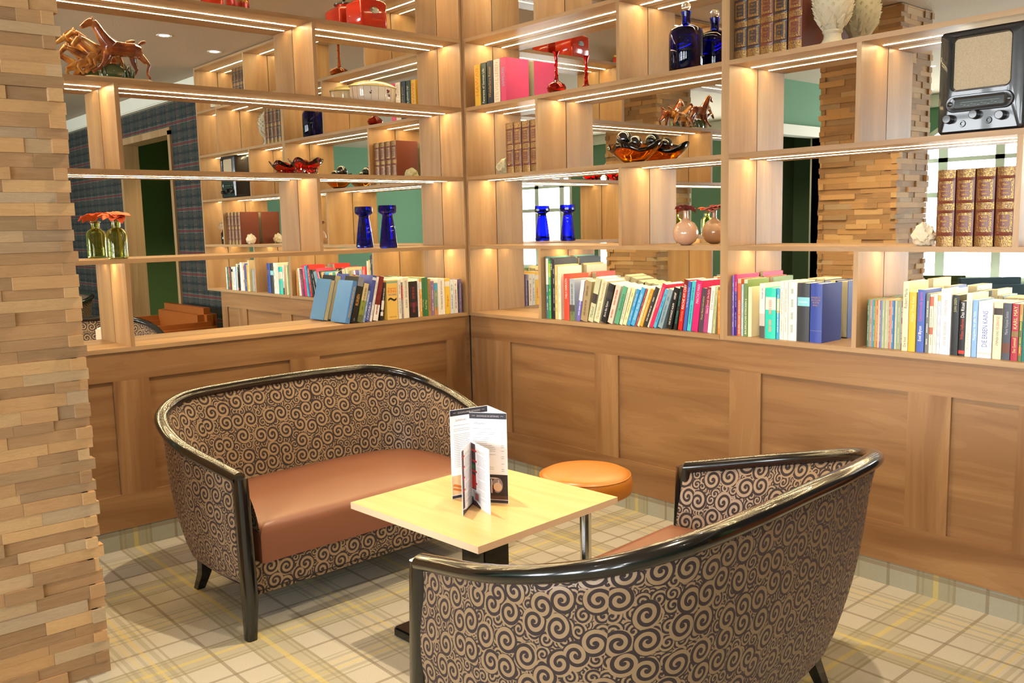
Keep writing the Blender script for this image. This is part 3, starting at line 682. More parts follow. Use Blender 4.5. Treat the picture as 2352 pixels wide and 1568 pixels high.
row('R', ZT[0], 0.135, 0.03, 'near the divider', 'books before the double post', [
 (0.616, 0.020, 0.325, -0.0, '#4e7f7d', 'teal', PB, None, '#e4ebe2', {'depth': 0.16, 'bands': [(0.55, 0.97, '#dfe3d5')]}),
 (0.637, 0.016, 0.305, -0.0, '#2fa24f', 'bright green', PB, None, '#d8f0c0', {'bands': [(0.72, 0.95, '#a9cc35')], 'depth': 0.16}),
 (0.654, 0.014, 0.319, -0.0, '#18181b', 'tall black', PB, [('PRO', 0.76, 0.95)], '#f1efe8', {'bands': [(0.70, 0.97, '#2b2b2e')], 'depth': 0.165}),
 (0.669, 0.014, 0.312, -0.0, '#23242b', 'slate', PB, None, '#dfe0e6', {'depth': 0.165}),
 (0.684, 0.020, 0.283, -0.0, '#e0c680', 'sand', PB, None, '#8a6f34', {'depth': 0.155}),
 (0.706, 0.022, 0.276, -0.0, '#efe4cb', 'castle cover', HC, None, '#c9b48a', {'depth': 0.155}),
 (0.750, 0.039, 0.238, 0.0, '#e04a34', 'scarlet', HC, [(('THILO SARRAZIN', '#f6ead8'), 0.46, 0.90)], '#f6ead8', {'hard': True, 'depth': 0.145}),
 (0.792, 0.036, 0.214, 0.0, '#a9b4bd', 'misty grey', PB, None, '#50575e', {'bands': [(0.0, 0.22, '#6f8052'), (0.22, 0.38, '#4d4f4a')]}),
 (0.838, 0.026, 0.210, 0.039, '#7068b8', 'purple', PB, None, '#ece9f4', {'bands': [(0.5, 1.0, '#dedbe8')]}),
 (0.868, 0.048, 0.207, 0.039, '#a8936b', 'tan', HC, None, '#6f5c3a', {'hard': True}),
 (0.921, 0.034, 0.228, 0.061, '#c9cca6', 'pale olive', PB, [('Mankell', 0.1, 0.34)], '#6a6f50', {'bands': [(0.42, 0.64, '#3d3432')]}),
 (0.961, 0.037, 0.217, 0.062, '#e6d7b0', 'buff', PB, [('Mario Hiltons  Neumannstraße', 0.08, 0.95)], '#8f8260'),
 (1.009, 0.040, 0.201, 0.060, '#141312', 'jet black', PB, [('Boris Bas Rykov', 0.15, 0.55)], '#e9e6df', {'bands': [(0.62, 0.80, '#33312e')]}),
 (1.054, 0.033, 0.198, 0.063, '#e3cfba', 'blush', PB, None, '#b9382e'),
 (1.098, 0.028, 0.195, 0.066, '#5fa883', 'jade', PB, [('Austerlitz', 0.35, 0.8)], '#1f4a38'),
 (1.132, 0.018, 0.192, 0.062, '#efe6c6', 'vanilla', PB, None, '#8f8560'),
 (1.155, 0.021, 0.189, 0.066, '#f0e3ad', 'straw', PB, None, '#9a8a4a'),
 (1.181, 0.019, 0.187, 0.070, '#3b9bd6', 'azure', PB, None, '#cfe8f6'),
 (1.205, 0.024, 0.196, 0.076, '#4fabdf', 'cyan blue', PB, [('Sommer  Rote Wunder', 0.15, 0.85)], '#d9eefa'),
 (1.233, 0.009, 0.194, 0.077, '#a8453e', 'brick red', PB, None, '#e4b9a8'),
 (1.245, 0.014, 0.195, 0.078, '#eadfb5', 'parchment', PB, None, '#8c9a52'),
 (1.262, 0.017, 0.193, 0.078, '#e79f2f', 'orange', PB, None, '#fbe7bd'),
 (1.290, 0.024, 0.202, 0.083, '#34322f', 'charcoal', PB, None, '#d8cfc2'),
 (1.318, 0.009, 0.197, 0.081, '#e2d3be', 'slim ivory', PB, None, '#9a8a70'),
 (1.330, 0.021, 0.221, 0.087, '#df2f5c', 'hot pink', PB, [('Feuchtgebiete', 0.45, 0.92)], '#f6a6b8'),
 (1.362, 0.017, 0.196, 0.080, '#58b3d8', 'light blue', PB, None, '#1d5f8c'),
 (1.392, 0.027, 0.193, 0.069, '#8da3ab', 'steel grey', PB, None, '#3f6f96'),
 (1.429, 0.032, 0.196, 0.050, '#101010', 'coal black', PB, [('DAS SCHWARZE ALBUM', 0.10, 0.62), (('HANIF', '#f3f0ea'), 0.72, 0.88)], '#f3f0ea'),
 (1.466, 0.018, 0.201, 0.040, '#16201f', 'dark', PB, None, '#3a9a94'),
 (1.490, 0.024, 0.234, 0.038, '#c8231c', 'fire red', PB, [(('RACHE AM CHEF', '#fbf3e6'), 0.42, 0.90), (('Susanne Reinker', '#f3b9a0'), 0.18, 0.38)], '#fbf3e6', {'bands': [(0.84, 1.0, '#7c1916')]}),
 (1.519, 0.018, 0.226, 0.031, '#3f68b5', 'royal blue', PB, [('Der Weg des wahren Mannes', 0.48, 0.88)], '#cfdcf2'),
 (1.541, 0.021, 0.228, 0.031, '#49bfcb', 'aqua', PB, None, '#12707c'),
 (1.566, 0.034, 0.232, 0.029, '#d9246f', 'magenta', PB, [('MACHO MAN', 0.55, 0.92)], '#fbd9e6'),
 (1.609, 0.026, 0.197, 0.022, '#51404f', 'plum', PB, [('Warum Männer nicht zuhören', 0.28, 0.82)], '#d8c36a'),
 (1.639, 0.023, 0.203, 0.022, '#b0467a', 'rose', PB, [('Sabine Schmidt  Die Sache', 0.42, 0.95)], '#eec3d3', {'bands': [(0.60, 1.0, '#8e2c3c')]}),
 (1.667, 0.021, 0.208, 0.021, '#eeeae0', 'bone white', PB, [('Der Himmel', 0.5, 0.9)], '#8f8a80'),
 (1.692, 0.014, 0.205, 0.016, '#b9bd8c', 'sage', PB, None, '#8b9468'),
 (1.709, 0.014, 0.192, 0.0, '#e08a3a', 'tangerine', PB, None, '#f4cf8a'),
])
row('R', ZT[0], 0.135, 0.03, 'past the post', 'books just right of the double post', [
 (1.783, 0.010, 0.258, 0.0, '#8a70c4', 'violet', PB, None, '#e9e4f6'),
 (1.795, 0.014, 0.263, 0.0, '#c22a68', 'pink purple', PB, None, '#b8b0dc', {'bands': [(0.0, 0.72, '#3d2483')], 'depth': 0.16}),
 (1.811, 0.017, 0.245, 0.0, '#d1673e', 'orange knitting', PB, [('BÄUERLICHES STRICKEN', 0.04, 0.62)], '#f8efe0', {'depth': 0.16, 'bands': [(0.92, 1.0, '#e9b9a0')]}),
 (1.830, 0.011, 0.222, 0.0, '#a9c3c8', 'ice blue', PB, None, '#f1e4cc'),
 (1.843, 0.018, 0.243, 0.0, '#6f8a50', 'green knitting', PB, [('BÄUERLICHES STRICKEN 2', 0.04, 0.66)], '#f8f3df', {'depth': 0.16, 'bands': [(0.93, 1.0, '#c9d4b4')]}),
 (1.864, 0.018, 0.211, 0.0, '#efe2b6', 'cream bound', HC, None, '#efe2b6', {'depth': 0.15}),
 (1.920, 0.026, 0.228, 0.0, '#e7e4dc', 'photo white', PB, [('Verräter und …', 0.72, 0.96)], '#3a3a3a', {'bands': [(0.0, 0.22, '#55524e'), (0.22, 0.45, '#c4bfb8')]}),
 (1.949, 0.050, 0.211, 0.0, '#2fcdb4', 'turquoise', HC, None, '#d9a18a', {'hard': True, 'bands': [(0.57, 0.82, '#ece6d2')]}),
 (2.002, 0.013, 0.211, 0.0, '#3fa6cf', 'bright blue', PB, None, '#e3f0f4', {'bands': [(0.56, 0.80, '#dccfae'), (0.52, 0.56, '#e0a32c')]}),
 (2.017, 0.018, 0.241, 0.0, '#f0ead8', 'ivory', PB, None, '#b9a98a'),
 (2.036, 0.018, 0.241, 0.0, '#f1ecdd', 'pearl', PB, None, '#b9a98a'),
 (2.056, 0.039, 0.241, 0.0, '#f3eedf', 'broad white', HC, None, '#8fa08a', {'hard': True}),
 (2.098, 0.055, 0.236, 0.0, '#34373a', 'anthracite', HC, [(('·GOLDMANN·', '#e6f4f6'), 0.655, 0.70)], '#e6f4f6', {'hard': True, 'horiz': True, 'bands': [(0.61, 0.76, '#86cbd6')], 'depth': 0.15}),
 (2.155, 0.053, 0.236, 0.0, '#33489b', 'cobalt', HC, [('HANDBUCH\nDEUTSCHER\nWÖRTER\nBAND 1', 0.62, 0.78)], '#b08f52', {'hard': True, 'depth': 0.15, 'bands': [(0.20, 0.205, '#8f86a0')]}),
])
# thin magazines standing tight beside the divider
MC = ['#4a7a5c', '#8f8a6e', '#b08a7a', '#5f87a8', '#3f8f5f', '#c98a3f', '#b06a4a', '#cfb98c', '#7a5f8f', '#6f8fa0', '#b9b07a', '#8fa07a', '#c0b48f', '#a8b08c', '#b0705a', '#c98f7a', '#3f7fae', '#39678f', '#c9b98f', '#7fa08f', '#a89a5f', '#7f9f8a', '#8f4f4f', '#a0a89a']
MN = ['deep green', 'drab', 'dusty rose', 'steel blue', 'emerald', 'ochre', 'rust', 'wheat', 'mauve', 'slate blue', 'hay', 'moss', 'oat', 'lichen', 'terracotta', 'salmon', 'bright blue', 'navy blue', 'sandy', 'sea green', 'olive', 'mint grey', 'crimson', 'stone grey']
for i, c in enumerate(MC):
    rel = 'first from the divider' if i == 0 else ('last before the Die Insel book' if i == len(MC)-1 else 'between %s and %s' % (MN[i-1], MN[i+1]))
    book('R', 2.385+i*0.0060, 0.0058, 0.182-0.001*(i % 3), 0.0, ZT[0], 0.13, 0.05, c, None, '#e8e4cf', 'thin %s magazine %s in the magazine row' % (MN[i], rel), 'thin magazines beside the divider', cat='magazine', lines=(i % 2 == 0))
row('R', ZT[0], 0.135, 0.03, 'right end', 'books right of the magazines', [
 (2.531, 0.022, 0.255, 0.0, '#e9d9b0', 'cream', HC, [('Robert Merle', 0.62, 0.90), ('Die Insel', 0.06, 0.20)], '#5c5648', {'depth': 0.155}),
 (2.555, 0.026, 0.218, 0.0, '#e5b32f', 'golden yellow', PB, [('Wilder Wein Klaus', 0.5, 0.93)], '#f0dc9a'),
 (2.585, 0.028, 0.228, 0.0, '#4661b0', 'blue pink', PB, [('Enid Blyton', 0.18, 0.42), (('Geheimnisvolle Spuren', '#d04f9a'), 0.5, 0.96)], '#f2f0fa'),
 (2.616, 0.013, 0.215, 0.0, '#6f706a', 'middle grey', PB, None, '#e7e5da'),
 (2.630, 0.013, 0.213, 0.0, '#ece0c6', 'patched cream', PB, None, '#8a8462', {'bands': [(0.80, 0.96, '#c4664c'), (0.32, 0.44, '#c4664c')]}),
 (2.644, 0.013, 0.214, 0.0, '#efe4cf', 'eggshell', PB, None, '#c9b9a0'),
 (2.658, 0.010, 0.216, 0.0, '#dfe2ee', 'frost blue', PB, None, '#8f98c4', {'bands': [(0.88, 0.98, '#e7b24a')]}),
 (2.669, 0.037, 0.234, 0.0, '#f4efeb', 'thick white', HC, None, '#bab3ae', {'hard': True}),
 (2.709, 0.024, 0.214, 0.0, '#1d1f1f', 'worn black', PB, [('JUAN GREEN', 0.72, 0.95)], '#b9b47a'),
 (2.735, 0.021, 0.194, 0.0, '#141414', 'ebony', PB, [(('William Heffernan', '#c8412a'), 0.30, 0.68), ('Das Ritual', 0.70, 0.97)], '#ece9e2', {'bands': [(0.04, 0.10, '#cf2f1f')]}),
 (2.757, 0.020, 0.221, 0.0, '#dfe6cf', 'celadon', PB, [('Karl May', 0.12, 0.38), ('Unter Geiern', 0.58, 0.88)], '#a7b09a'),
 (2.779, 0.017, 0.200, 0.0, '#86aede', 'powder blue', PB, [('Ratgeber für alle Fälle', 0.3, 0.8)], '#e9f1fb'),
 (2.798, 0.048, 0.195, 0.0, '#efedea', 'bright white', PB, [(('DIE ERBEN KAINS', '#4a5fae'), 0.20, 0.84)], '#4a5fae', {'bands': [(0.06, 0.10, '#c9c6c2')]}),
 (2.849, 0.028, 0.195, 0.0, '#e9dcb2', 'pale yellow', PB, [(('FEUERKIND', '#c4503a'), 0.52, 0.76), ('STEPHEN KING', 0.24, 0.50)], '#2f2a22', {'bands': [(0.78, 0.90, '#3a241a')]}),
])
row('R', ZT[0], 0.135, 0.03, 'far right', 'books at the far right end of the counter', [
 (2.880, 0.025, 0.194, 0.0, '#474a55', 'graphite', PB, [('Maria Vazquez Santos', 0.45, 0.85)], '#a7a5ad', {'bands': [(0.12, 0.30, '#6a3c2a')]}),
 (2.907, 0.022, 0.193, 0.0, '#a82438', 'crimson', PB, [('KARL MAY', 0.56, 0.96), ('Das Gummiall', 0.14, 0.40)], '#f0d48a', {'bands': [(0.42, 0.52, '#8a6a3a')]}),
 (2.930, 0.011, 0.193, 0.0, '#5c6a38', 'patchwork', PB, None, '#d9d25a', {'bands': [(0.7, 1.0, '#b5864a'), (0.1, 0.25, '#b05a2c')]}),
 (2.942, 0.024, 0.194, 0.0, '#1f7068', 'dark teal', PB, None, '#7fd0c4'),
 (2.967, 0.022, 0.190, 0.0, '#e6dfce', 'off white', PB, None, '#8a8478'),
])
row('R', ZT[3], 0.165, 0.02, 'upper shelf', 'upright books on the upper shelf at the corner', [
 (0.078, 0.050, 0.223, 0.0, '#dfb43c', 'yellow', HC, [('HAWAII', 0.25, 0.90)], '#d8742a', {'hard': True, 'depth': 0.15}),
 (0.134, 0.046, 0.226, 0.0, '#24392c', 'bottle green', HC, [('Panorama of German Life', 0.05, 0.86)], '#e9e6da', {'hard': True, 'depth': 0.15}),
 (0.187, 0.050, 0.229, 0.0, '#1f2736', 'navy', HC, [('Wunderbare Reisen', 0.15, 0.86)], '#b8963e', {'hard': True, 'depth': 0.15}),
 (0.242, 0.052, 0.229, 0.0, '#e9dcc4', 'cream', HC, [('STILVOLL LEBEN', 0.06, 0.93)], '#c4a98a', {'depth': 0.16}),
 (0.299, 0.045, 0.230, 0.0, '#d1406f', 'pink red', HC, [('SAMMLUNG', 0.35, 0.78)], '#7fa8c0', {'depth': 0.165}),
])
# gilt leather encyclopaedia volumes
def m_gilt():
    t = NT('gilt_tooling'); v = t.coord('Object'); n = t.noise(v, 330, 2, 0.5, 1.5); f = t.math('GREATER_THAN', n, 0.51)
    t.base(t.mix(f, srgb('#573320'), srgb('#b08a48'))); t.l(t.math('MULTIPLY', f, 0.75), t.b.inputs['Metallic']); t.set(rough=0.36); t.bump(f, 0.0006, 0.6); return t.m
GILT = m_gilt(); VOLB = leather('volume_brown', '#6a3222', 0.32, 200); VOLD = leather('volume_dark', '#3a2a26', 0.32, 200)
def volume(u, z, dark, txt, label, group, t=0.060, h=0.266):
    o = None; bm = bmesh.new(); K = 8; dp = 0.165; rib = 0.006
    zs = [0, 0.135, 0.165, 0.185, 0.435, 0.455, 0.475, 0.56, 0.58, 0.60, 0.85, 0.87, 0.89, 1.0]
    mi = [1, 0, 0, 0, 0, 0, 1, 0, 0, 0, 0, 0, 1]
    cols = [[bm.verts.new((t*k/K, -rib*math.sin(PI*k/K)**0.8-(0.0022*math.sin(PI*k/K) if zf in (0.165, 0.455, 0.58, 0.87) else 0), zf*h)) for zf in zs] for k in range(K+1)]
    for k in range(K):
        for j in range(len(zs)-1):
            bm.faces.new((cols[k][j], cols[k+1][j], cols[k+1][j+1], cols[k][j+1])).material_index = mi[j]
    box(bm, 0, 0.003, 0.0002, dp, 0, h); box(bm, t-0.003, t, 0.0002, dp, 0, h); box(bm, 0.003, t-0.003, 0.0002, 0.002, 0, h)
    me = bpy.data.meshes.new('encyclopedia_volume'); bm.to_mesh(me); bm.free()
    o = tag(link('encyclopedia_volume', me, [VOLD if dark else VOLB, GILT], None, (u, 0.028, z+0.0004)), label, 'book', group)
    bx('pages', PAPER, o, 0.003, t-0.003, 0.002, dp-0.004, 0.004, h-0.004)
    def yy(x): return -rib*math.sin(PI*x/t)**0.8 - 0.0007
    for (a, b) in ((0.185, 0.435), (0.60, 0.85)):
        bm = bmesh.new()
        for (x0, x1, z0, z1) in ((0.10, 0.22, a, b), (0.78, 0.90, a, b), (0.22, 0.78, a, a+0.035), (0.22, 0.78, b-0.035, b)):
            n = 4
            for k in range(n):
                xa = t*(x0+(x1-x0)*k/n); xb = t*(x0+(x1-x0)*(k+1)/n)
                bm.faces.new([bm.verts.new(p) for p in ((xa, yy(xa), z0*h), (xb, yy(xb), z0*h), (xb, yy(xb), z1*h), (xa, yy(xa), z1*h))])
        me = bpy.data.meshes.new('gilt_frame'); bm.to_mesh(me); bm.free(); link('gilt_frame', me, GILT, o)
    for s, zc, hh in (("Meyers", 0.775, 0.035), ("Konversations", 0.725, 0.035), ("Lexikon", 0.675, 0.035)):
        text(s, GOLDD, o, t*(0.48 if s == 'Konversations' else 0.32), hh*h, Matrix(((1, 0, 0, t/2), (0, 0, -1, -rib-0.001), (0, 1, 0, zc*h), (0, 0, 0, 1))), bold=0.01)
    for k, s in enumerate(txt.split('\n')):
        text(s, GOLDD, o, t*(0.10 if len(s) < 4 else 0.40), 0.028*h, Matrix(((1, 0, 0, t/2), (0, 0, -1, -rib-0.001), (0, 1, 0, (0.375-k*0.045)*h), (0, 0, 0, 1))), bold=0.01)
    return o
VT = ['I\nA\nbis\nAtlantiden', 'II\nAtlantis\nbis\nBlatthornkäfer', 'III\nBlattkäfer\nbis\nChimbote', 'IV\nChina\nbis\nDistanz', 'V\nDistanz\nbis\nFaidherbe', 'VI\nFaidit\nbis\nGehilfe', 'VII\nGehirn\nbis\nHainichen', 'VIII\nHainleite\nbis\nIriartea', 'IX\nIrideen\nbis\nKönigsgrün', 'X\nKönigshofen\nbis\nLuzon', 'XI\nLuzula\nbis\nNathanael', 'XII\nNathusius\nbis\nPhlegmone', 'XIII\nPhlegon\nbis\nRubinstein']
D5 = ['darkest gilt volume against the double post on the top visible shelf', 'dark gilt volume second from the double post on the top visible shelf', 'reddish gilt volume in the middle of the five on the top visible shelf', 'dark gilt volume between two reddish ones on the top visible shelf', 'reddish gilt volume nearest the stone pine cone finial']
for i, (u, dk) in enumerate(((1.784, 1), (1.846, 1), (1.908, 0), (1.970, 1), (2.036, 0))): volume(u, ZT[3], dk, VT[i], D5[i], 'gilt encyclopedia volumes on the top visible shelf')
D4 = ['gilt leather volume touching the rough white stone at the right', 'gilt leather volume under the radio, second from the white stone', 'gilt leather volume under the radio, second from the right divider', 'gilt leather volume under the radio, against the right divider']
for i, u in enumerate((2.643, 2.708, 2.774, 2.840)): volume(u, ZT[1], 0, VT[5+i], D4[i], 'gilt encyclopedia volumes under the radio')
D3 = ['gilt leather volume beside the small greenish stone near the corner', 'second gilt leather volume from the small greenish stone', 'third gilt leather volume from the small greenish stone', 'gilt leather volume half hidden by the divider near the corner']
for i, u in enumerate((0.322, 0.386, 0.452, 0.517)): volume(u, ZT[2], 0, VT[9+i], D3[i], 'gilt encyclopedia volumes near the corner')
D0 = ['nearest the corner', 'second nearest the corner', 'second farthest from the corner', 'farthest from the corner']
for i, u in enumerate((2.38, 2.443, 2.506, 2.569)): volume(u, ZT[4], 1, VT[i], 'dark gilt volume on the highest shelf, %s of its four' % D0[i], 'gilt volumes on the highest shelf')

# ------------------------------------------------------------------ ornaments; local x runs to the viewer's right along the wall, y into the shelf
def place(wall, u, dep, z): return ((u, dep, z), (0, 0, 0)) if wall == 'R' else ((-dep, -u, z), (0, 0, PI/2))
def thing(name, wall, u, dep, z, label, cat, group=None):
    l, r = place(wall, u, dep, z); return empty(name, l, r, label, cat, group)
BLUEG = glass('cobalt_glass', '#2334c8', 0.03); BLUED = glass('deep_cobalt_glass', '#101c94', 0.02); REDG = glass('ruby_glass', '#c41612', 0.02); AMBG = glass('amber_glass', '#d98a1c', 0.02); CLRG = glass('clear_glass', '#ffffff', 0.01); OLIVG = glass('olive_glass', '#dfe38a', 0.02)
BEIGEC = plain('#c9a184', 0.12, coat=0.8)
# blue decanter
t = thing('decanter', 'R', 1.478, 0.10, ZT[3], 'cobalt blue glass decanter with clear ball stopper on the upper right shelf', 'decanter')
lat('bottle', [(0.0, 0.002), (0.070, 0.002), (0.075, 0.010), (0.0765, 0.10), (0.076, 0.165), (0.070, 0.183), (0.052, 0.196), (0.030, 0.203), (0.020, 0.210), (0.0185, 0.235), (0.024, 0.262), (0.021, 0.262), (0.015, 0.236), (0.016, 0.212), (0.028, 0.199), (0.050, 0.190), (0.066, 0.179), (0.071, 0.160), (0.071, 0.014), (0.0, 0.009)], BLUED, t, 48)
bm = bmesh.new(); ball(bm, (0, 0, 0.284), 0.0205, n=3); lathe(bm, [(0.010, 0.245), (0.013, 0.268), (0.0, 0.268)], 16); fin(bm, 'stopper', CLRG, t, smooth=True)
# long-necked bud vases
def bud_vase(wall, u, dep, z, h, mat, label, k=1.0):
    t = thing('bud_vase', wall, u, dep, z, label, 'vase'); pts = [(0.0, 0.002), (0.026*k, 0.002), (0.046*k, 0.020), (0.051*k, 0.036), (0.044*k, 0.052), (0.024*k, 0.064), (0.012, 0.074), (0.0085, 0.10), (0.007, h*0.62), (0.0075, h*0.80), (0.011, h*0.93), (0.018, h), (0.0165, h), (0.009, h*0.93), (0.0055, h*0.8), (0.0055, 0.10), (0.010, 0.076), (0.022*k, 0.060), (0.040*k, 0.050), (0.047*k, 0.036), (0.042*k, 0.022), (0.0, 0.008)]
    lat('vase_body', pts, mat, t, 32)
    bm = bmesh.new(); q = [(0.0095*math.cos(a*0.55), 0.0095*math.sin(a*0.55), 0.095+a*(h*0.75-0.095)/24) for a in range(25)]; tube(bm, q, 0.0022, 6); fin(bm, 'twisted_thread', mat, t, smooth=True)
bud_vase('R', 0.652, 0.095, ZT[3], 0.218, REDG, 'ruby red glass bud vase with long twisted neck beside the pink book')
bud_vase('R', 1.08, 0.10, ZT[4], 0.262, AMBG, 'amber glass bud vase on the highest right shelf, seen in the left mirror', 1.3)
# amber bowl and black balls
def wavy_bowl(wall, u, dep, z, rx, ry, h, waves, mat, label, foot=0.35, name='glass_bowl', amp=0.22):
    t = thing(name, wall, u, dep, z, label, 'bowl'); bm = bmesh.new(); rows = []; N = 72
    prof = [(0.0, 0.002), (foot, 0.002), (foot+0.02, 0.010), (foot+0.15, 0.22), (0.78, 0.62), (1.0, 1.0), (0.96, 1.02), (0.72, 0.66), (foot+0.06, 0.30), (foot-0.05, 0.16), (0.0, 0.13)]
    for r, zz in prof:
        row_ = []
        for k in range(N):
            a = 2*PI*k/N; wv = math.cos(waves*a); e = max(0, (r-foot))/(1-foot)
            row_.append(Vector((rx*(r*(1+0.07*wv*e)+0.001)*math.cos(a), ry*(r*(1+0.07*wv*e)+0.001)*math.sin(a), h*zz*(1+amp*wv*e) if zz > 0.05 else zz)))
        rows.append(row_)
    grid(bm, rows, closed=True); fin(bm, 'bowl_body', mat, t, smooth=True); return t
wavy_bowl('R', 1.166, 0.105, ZT[2], 0.155, 0.088, 0.084, 4, AMBG, 'amber glass bowl with folded rim holding black balls')
for i, (du, dy, dz, r, lb) in enumerate(((-0.058, 0.0, 0.110, 0.038, 'larger glossy black ball at the left of the amber bowl'), (0.022, -0.008, 0.088, 0.031, 'smaller glossy black ball at the right of the amber bowl'))):
    bm = bmesh.new(); ball(bm, (0, 0, 0), r, n=3); tag(fin(bm, 'glass_ball', plain('#0b0c0e', 0.06, coat=1.0), None, (1.166+du, 0.10+dy, ZT[2]+dz+0.012), smooth=True), lb, 'ball', 'balls in the amber bowl')
# round pink vase with burgundy flower
def flower(wall, u, dep, z, R, col, label, stem=0.1, tilt=0.2):
    t = thing('artificial_flower', wall, u, dep, z, label, 'flower'); bm = bmesh.new(); rnd = random.Random(int(u*991))
    for ring, (n, rr, up) in enumerate(((9, 1.0, 0.10), (8, 0.72, 0.35), (5, 0.42, 0.65))):
        for k in range(n):
            a = 2*PI*(k+0.5*ring)/n + rnd.uniform(-.15, .15); M = Matrix.Rotation(a, 4, 'Z') @ Matrix.Rotation(-up-rnd.uniform(-0.15, 0.2), 4, 'Y')
            L_ = R*rr; prev = None
            for j in range(6):
                f = j/5; w = L_*0.34*math.sin(PI*min(1, 0.12+f*0.86))**0.7; x = L_*f; zc = L_*(0.10*math.sin(PI*f) - 0.10*f*f)
                cur = [bm.verts.new(M @ Vector((x, y, zc + abs(y)*0.35 + (0.004*rnd.random() if j > 3 else 0)))) for y in (-w, 0, w)]
                if prev: bm.faces.new((prev[0], prev[1], cur[1], cur[0])); bm.faces.new((prev[1], prev[2], cur[2], cur[1]))
                prev = cur
    ball(bm, (0, 0, R*0.10), R*0.14, 1, 1, 0.7)
    o = fin(bm, 'petals', plain(col, 0.6), t, smooth=True); o.modifiers.new('s', 'SOLIDIFY').thickness = 0.0008; o.rotation_euler = (tilt, 0, 0)
    bm = bmesh.new(); tube(bm, [(0, 0, 0), (0.002, 0, -stem*0.5), (0, 0, -stem)], 0.0014, 6); fin(bm, 'stem', plain('#3f5a2a', 0.6), t, smooth=True)
t = thing('round_vase', 'R', 1.480, 0.098, ZT[1], 'glossy beige round vase with narrow neck and burgundy flower', 'vase')
lat('vase_body', [(0.0, 0.001), (0.018, 0.0), (0.026, 0.004), (0.046, 0.018), (0.056, 0.040), (0.058, 0.058), (0.053, 0.080), (0.040, 0.099), (0.022, 0.112), (0.012, 0.120), (0.0105, 0.135), (0.0125, 0.156), (0.011, 0.156), (0.008, 0.134), (0.008, 0.118), (0.0, 0.114)], BEIGEC, t, 40)
flower('R', 1.480, 0.098, ZT[1]+0.160, 0.056, '#6e1a1e', 'burgundy artificial flower in the round beige vase', 0.04, -0.25)
# hyacinth glass
t = thing('hyacinth_vase', 'L', 0.482, 0.085, ZT[1], 'cobalt blue glass hyacinth vase with cupped rim on the left shelves', 'vase')
pf = [(0.0, 0.001), (0.046, 0.001), (0.0495, 0.008), (0.047, 0.03), (0.040, 0.09), (0.032, 0.15), (0.028, 0.172), (0.030, 0.180), (0.044, 0.188), (0.050, 0.198), (0.0505, 0.214), (0.048, 0.230), (0.0455, 0.230), (0.047, 0.213), (0.045, 0.200), (0.027, 0.186), (0.025, 0.172), (0.029, 0.15), (0.037, 0.09), (0.044, 0.03), (0.044, 0.010), (0.0, 0.008)]
lat('vase_body', pf, BLUEG, t, 14, 20)
# green bottle and orange flower
t = thing('glass_bottle', 'L', 1.912, 0.060, ZT[1], 'pale olive glass bottle with orange flower on the left shelves', 'bottle')
lat('bottle_body', [(0.0, 0.001), (0.038, 0.001), (0.0425, 0.006), (0.0425, 0.112), (0.038, 0.124), (0.026, 0.132), (0.020, 0.136), (0.0195, 0.160), (0.023, 0.163), (0.023, 0.169), (0.019, 0.170), (0.017, 0.160), (0.017, 0.138), (0.024, 0.129), (0.035, 0.121), (0.039, 0.111), (0.039, 0.009), (0.0, 0.007)], OLIVG, t, 40)
flower('L', 1.912, 0.060, ZT[1]+0.180, 0.072, '#d8531a', 'orange artificial flower in the olive glass bottle', 0.10, 0.25)
# rough stones
def stone(wall, u, dep, z, sx, sy, sz, col, label, seed):
    bm = bmesh.new(); bmesh.ops.create_icosphere(bm, subdivisions=4, radius=1)
    for v in bm.verts:
        p = v.co.copy(); n1 = noise.cell(p*3.1+Vector((seed, 0, 0)))*0.06 + noise.noise(p*2.2+Vector((seed, 3, 1)))*0.28 + noise.noise(p*6+Vector((1, seed, 1)))*0.09
        q = p*(0.90+n1); q.z = max(q.z, -0.80); v.co = Vector((q.x*sx*(1-0.25*max(0, q.z)), q.y*sy, (q.z+0.80)*sz*0.62))
    l, r = place(wall, u, dep, z+0.0002)
    return tag(fin(bm, 'rough_stone', col, None, l, r, smooth=35), label, 'stone')
STW = leather('pale_stone', '#d8cbb0', 0.6, 60); STG = leather('greenish_stone', '#b5b291', 0.6, 60)
stone('R', 2.575, 0.085, ZT[1], 0.046, 0.040, 0.076, STW, 'rough whitish stone left of the gilt volumes under the radio', 2.0)
stone('R', 0.245, 0.085, ZT[2], 0.050, 0.045, 0.084, STG, 'small greenish rough stone left of the gilt volumes near the corner', 5.0)
# pine cone finial
t = thing('pine_cone_finial', 'R', 2.186, 0.098, ZT[3], 'weathered stone pine cone finial on a round foot beside the gilt volumes', 'ornament')
STONE = stucco('cast_stone', '#b3a88c', 0.004, 60)
lat('foot', [(0.0, 0.0), (0.052, 0.0), (0.052, 0.008), (0.040, 0.018), (0.033, 0.032), (0.032, 0.046), (0.038, 0.054), (0.037, 0.062), (0.028, 0.070), (0.0, 0.072)], STONE, t, 36)
bm = bmesh.new(); ball(bm, (0, 0, 0.165), 0.074, 1, 1, 1.35, 3); rr = random.Random(1)
for j in range(13):
    zc = 0.085 + j*0.0155; q = max(0.0, 1-((zc-0.165)/0.100)**2); R0 = 0.074*math.sqrt(q); n = max(5, int(13*R0/0.074)); big = 1.7 if j < 2 else 1.0
    for k in range(n):
        a = 2*PI*(k+0.5*(j % 2))/n; o_ = Vector((math.cos(a), math.sin(a), 0)); M = Matrix.Translation(o_*(R0-0.002) + Vector((0, 0, zc))) @ Matrix.Rotation(a, 4, 'Z') @ Matrix.Rotation(PI/2-0.5, 4, 'Y')
        bmesh.ops.create_cone(bm, cap_ends=True, segments=5, radius1=0.0125*big, radius2=0.001, depth=0.022*big, matrix=M)
fin(bm, 'cone_body', STONE, t, smooth=25)
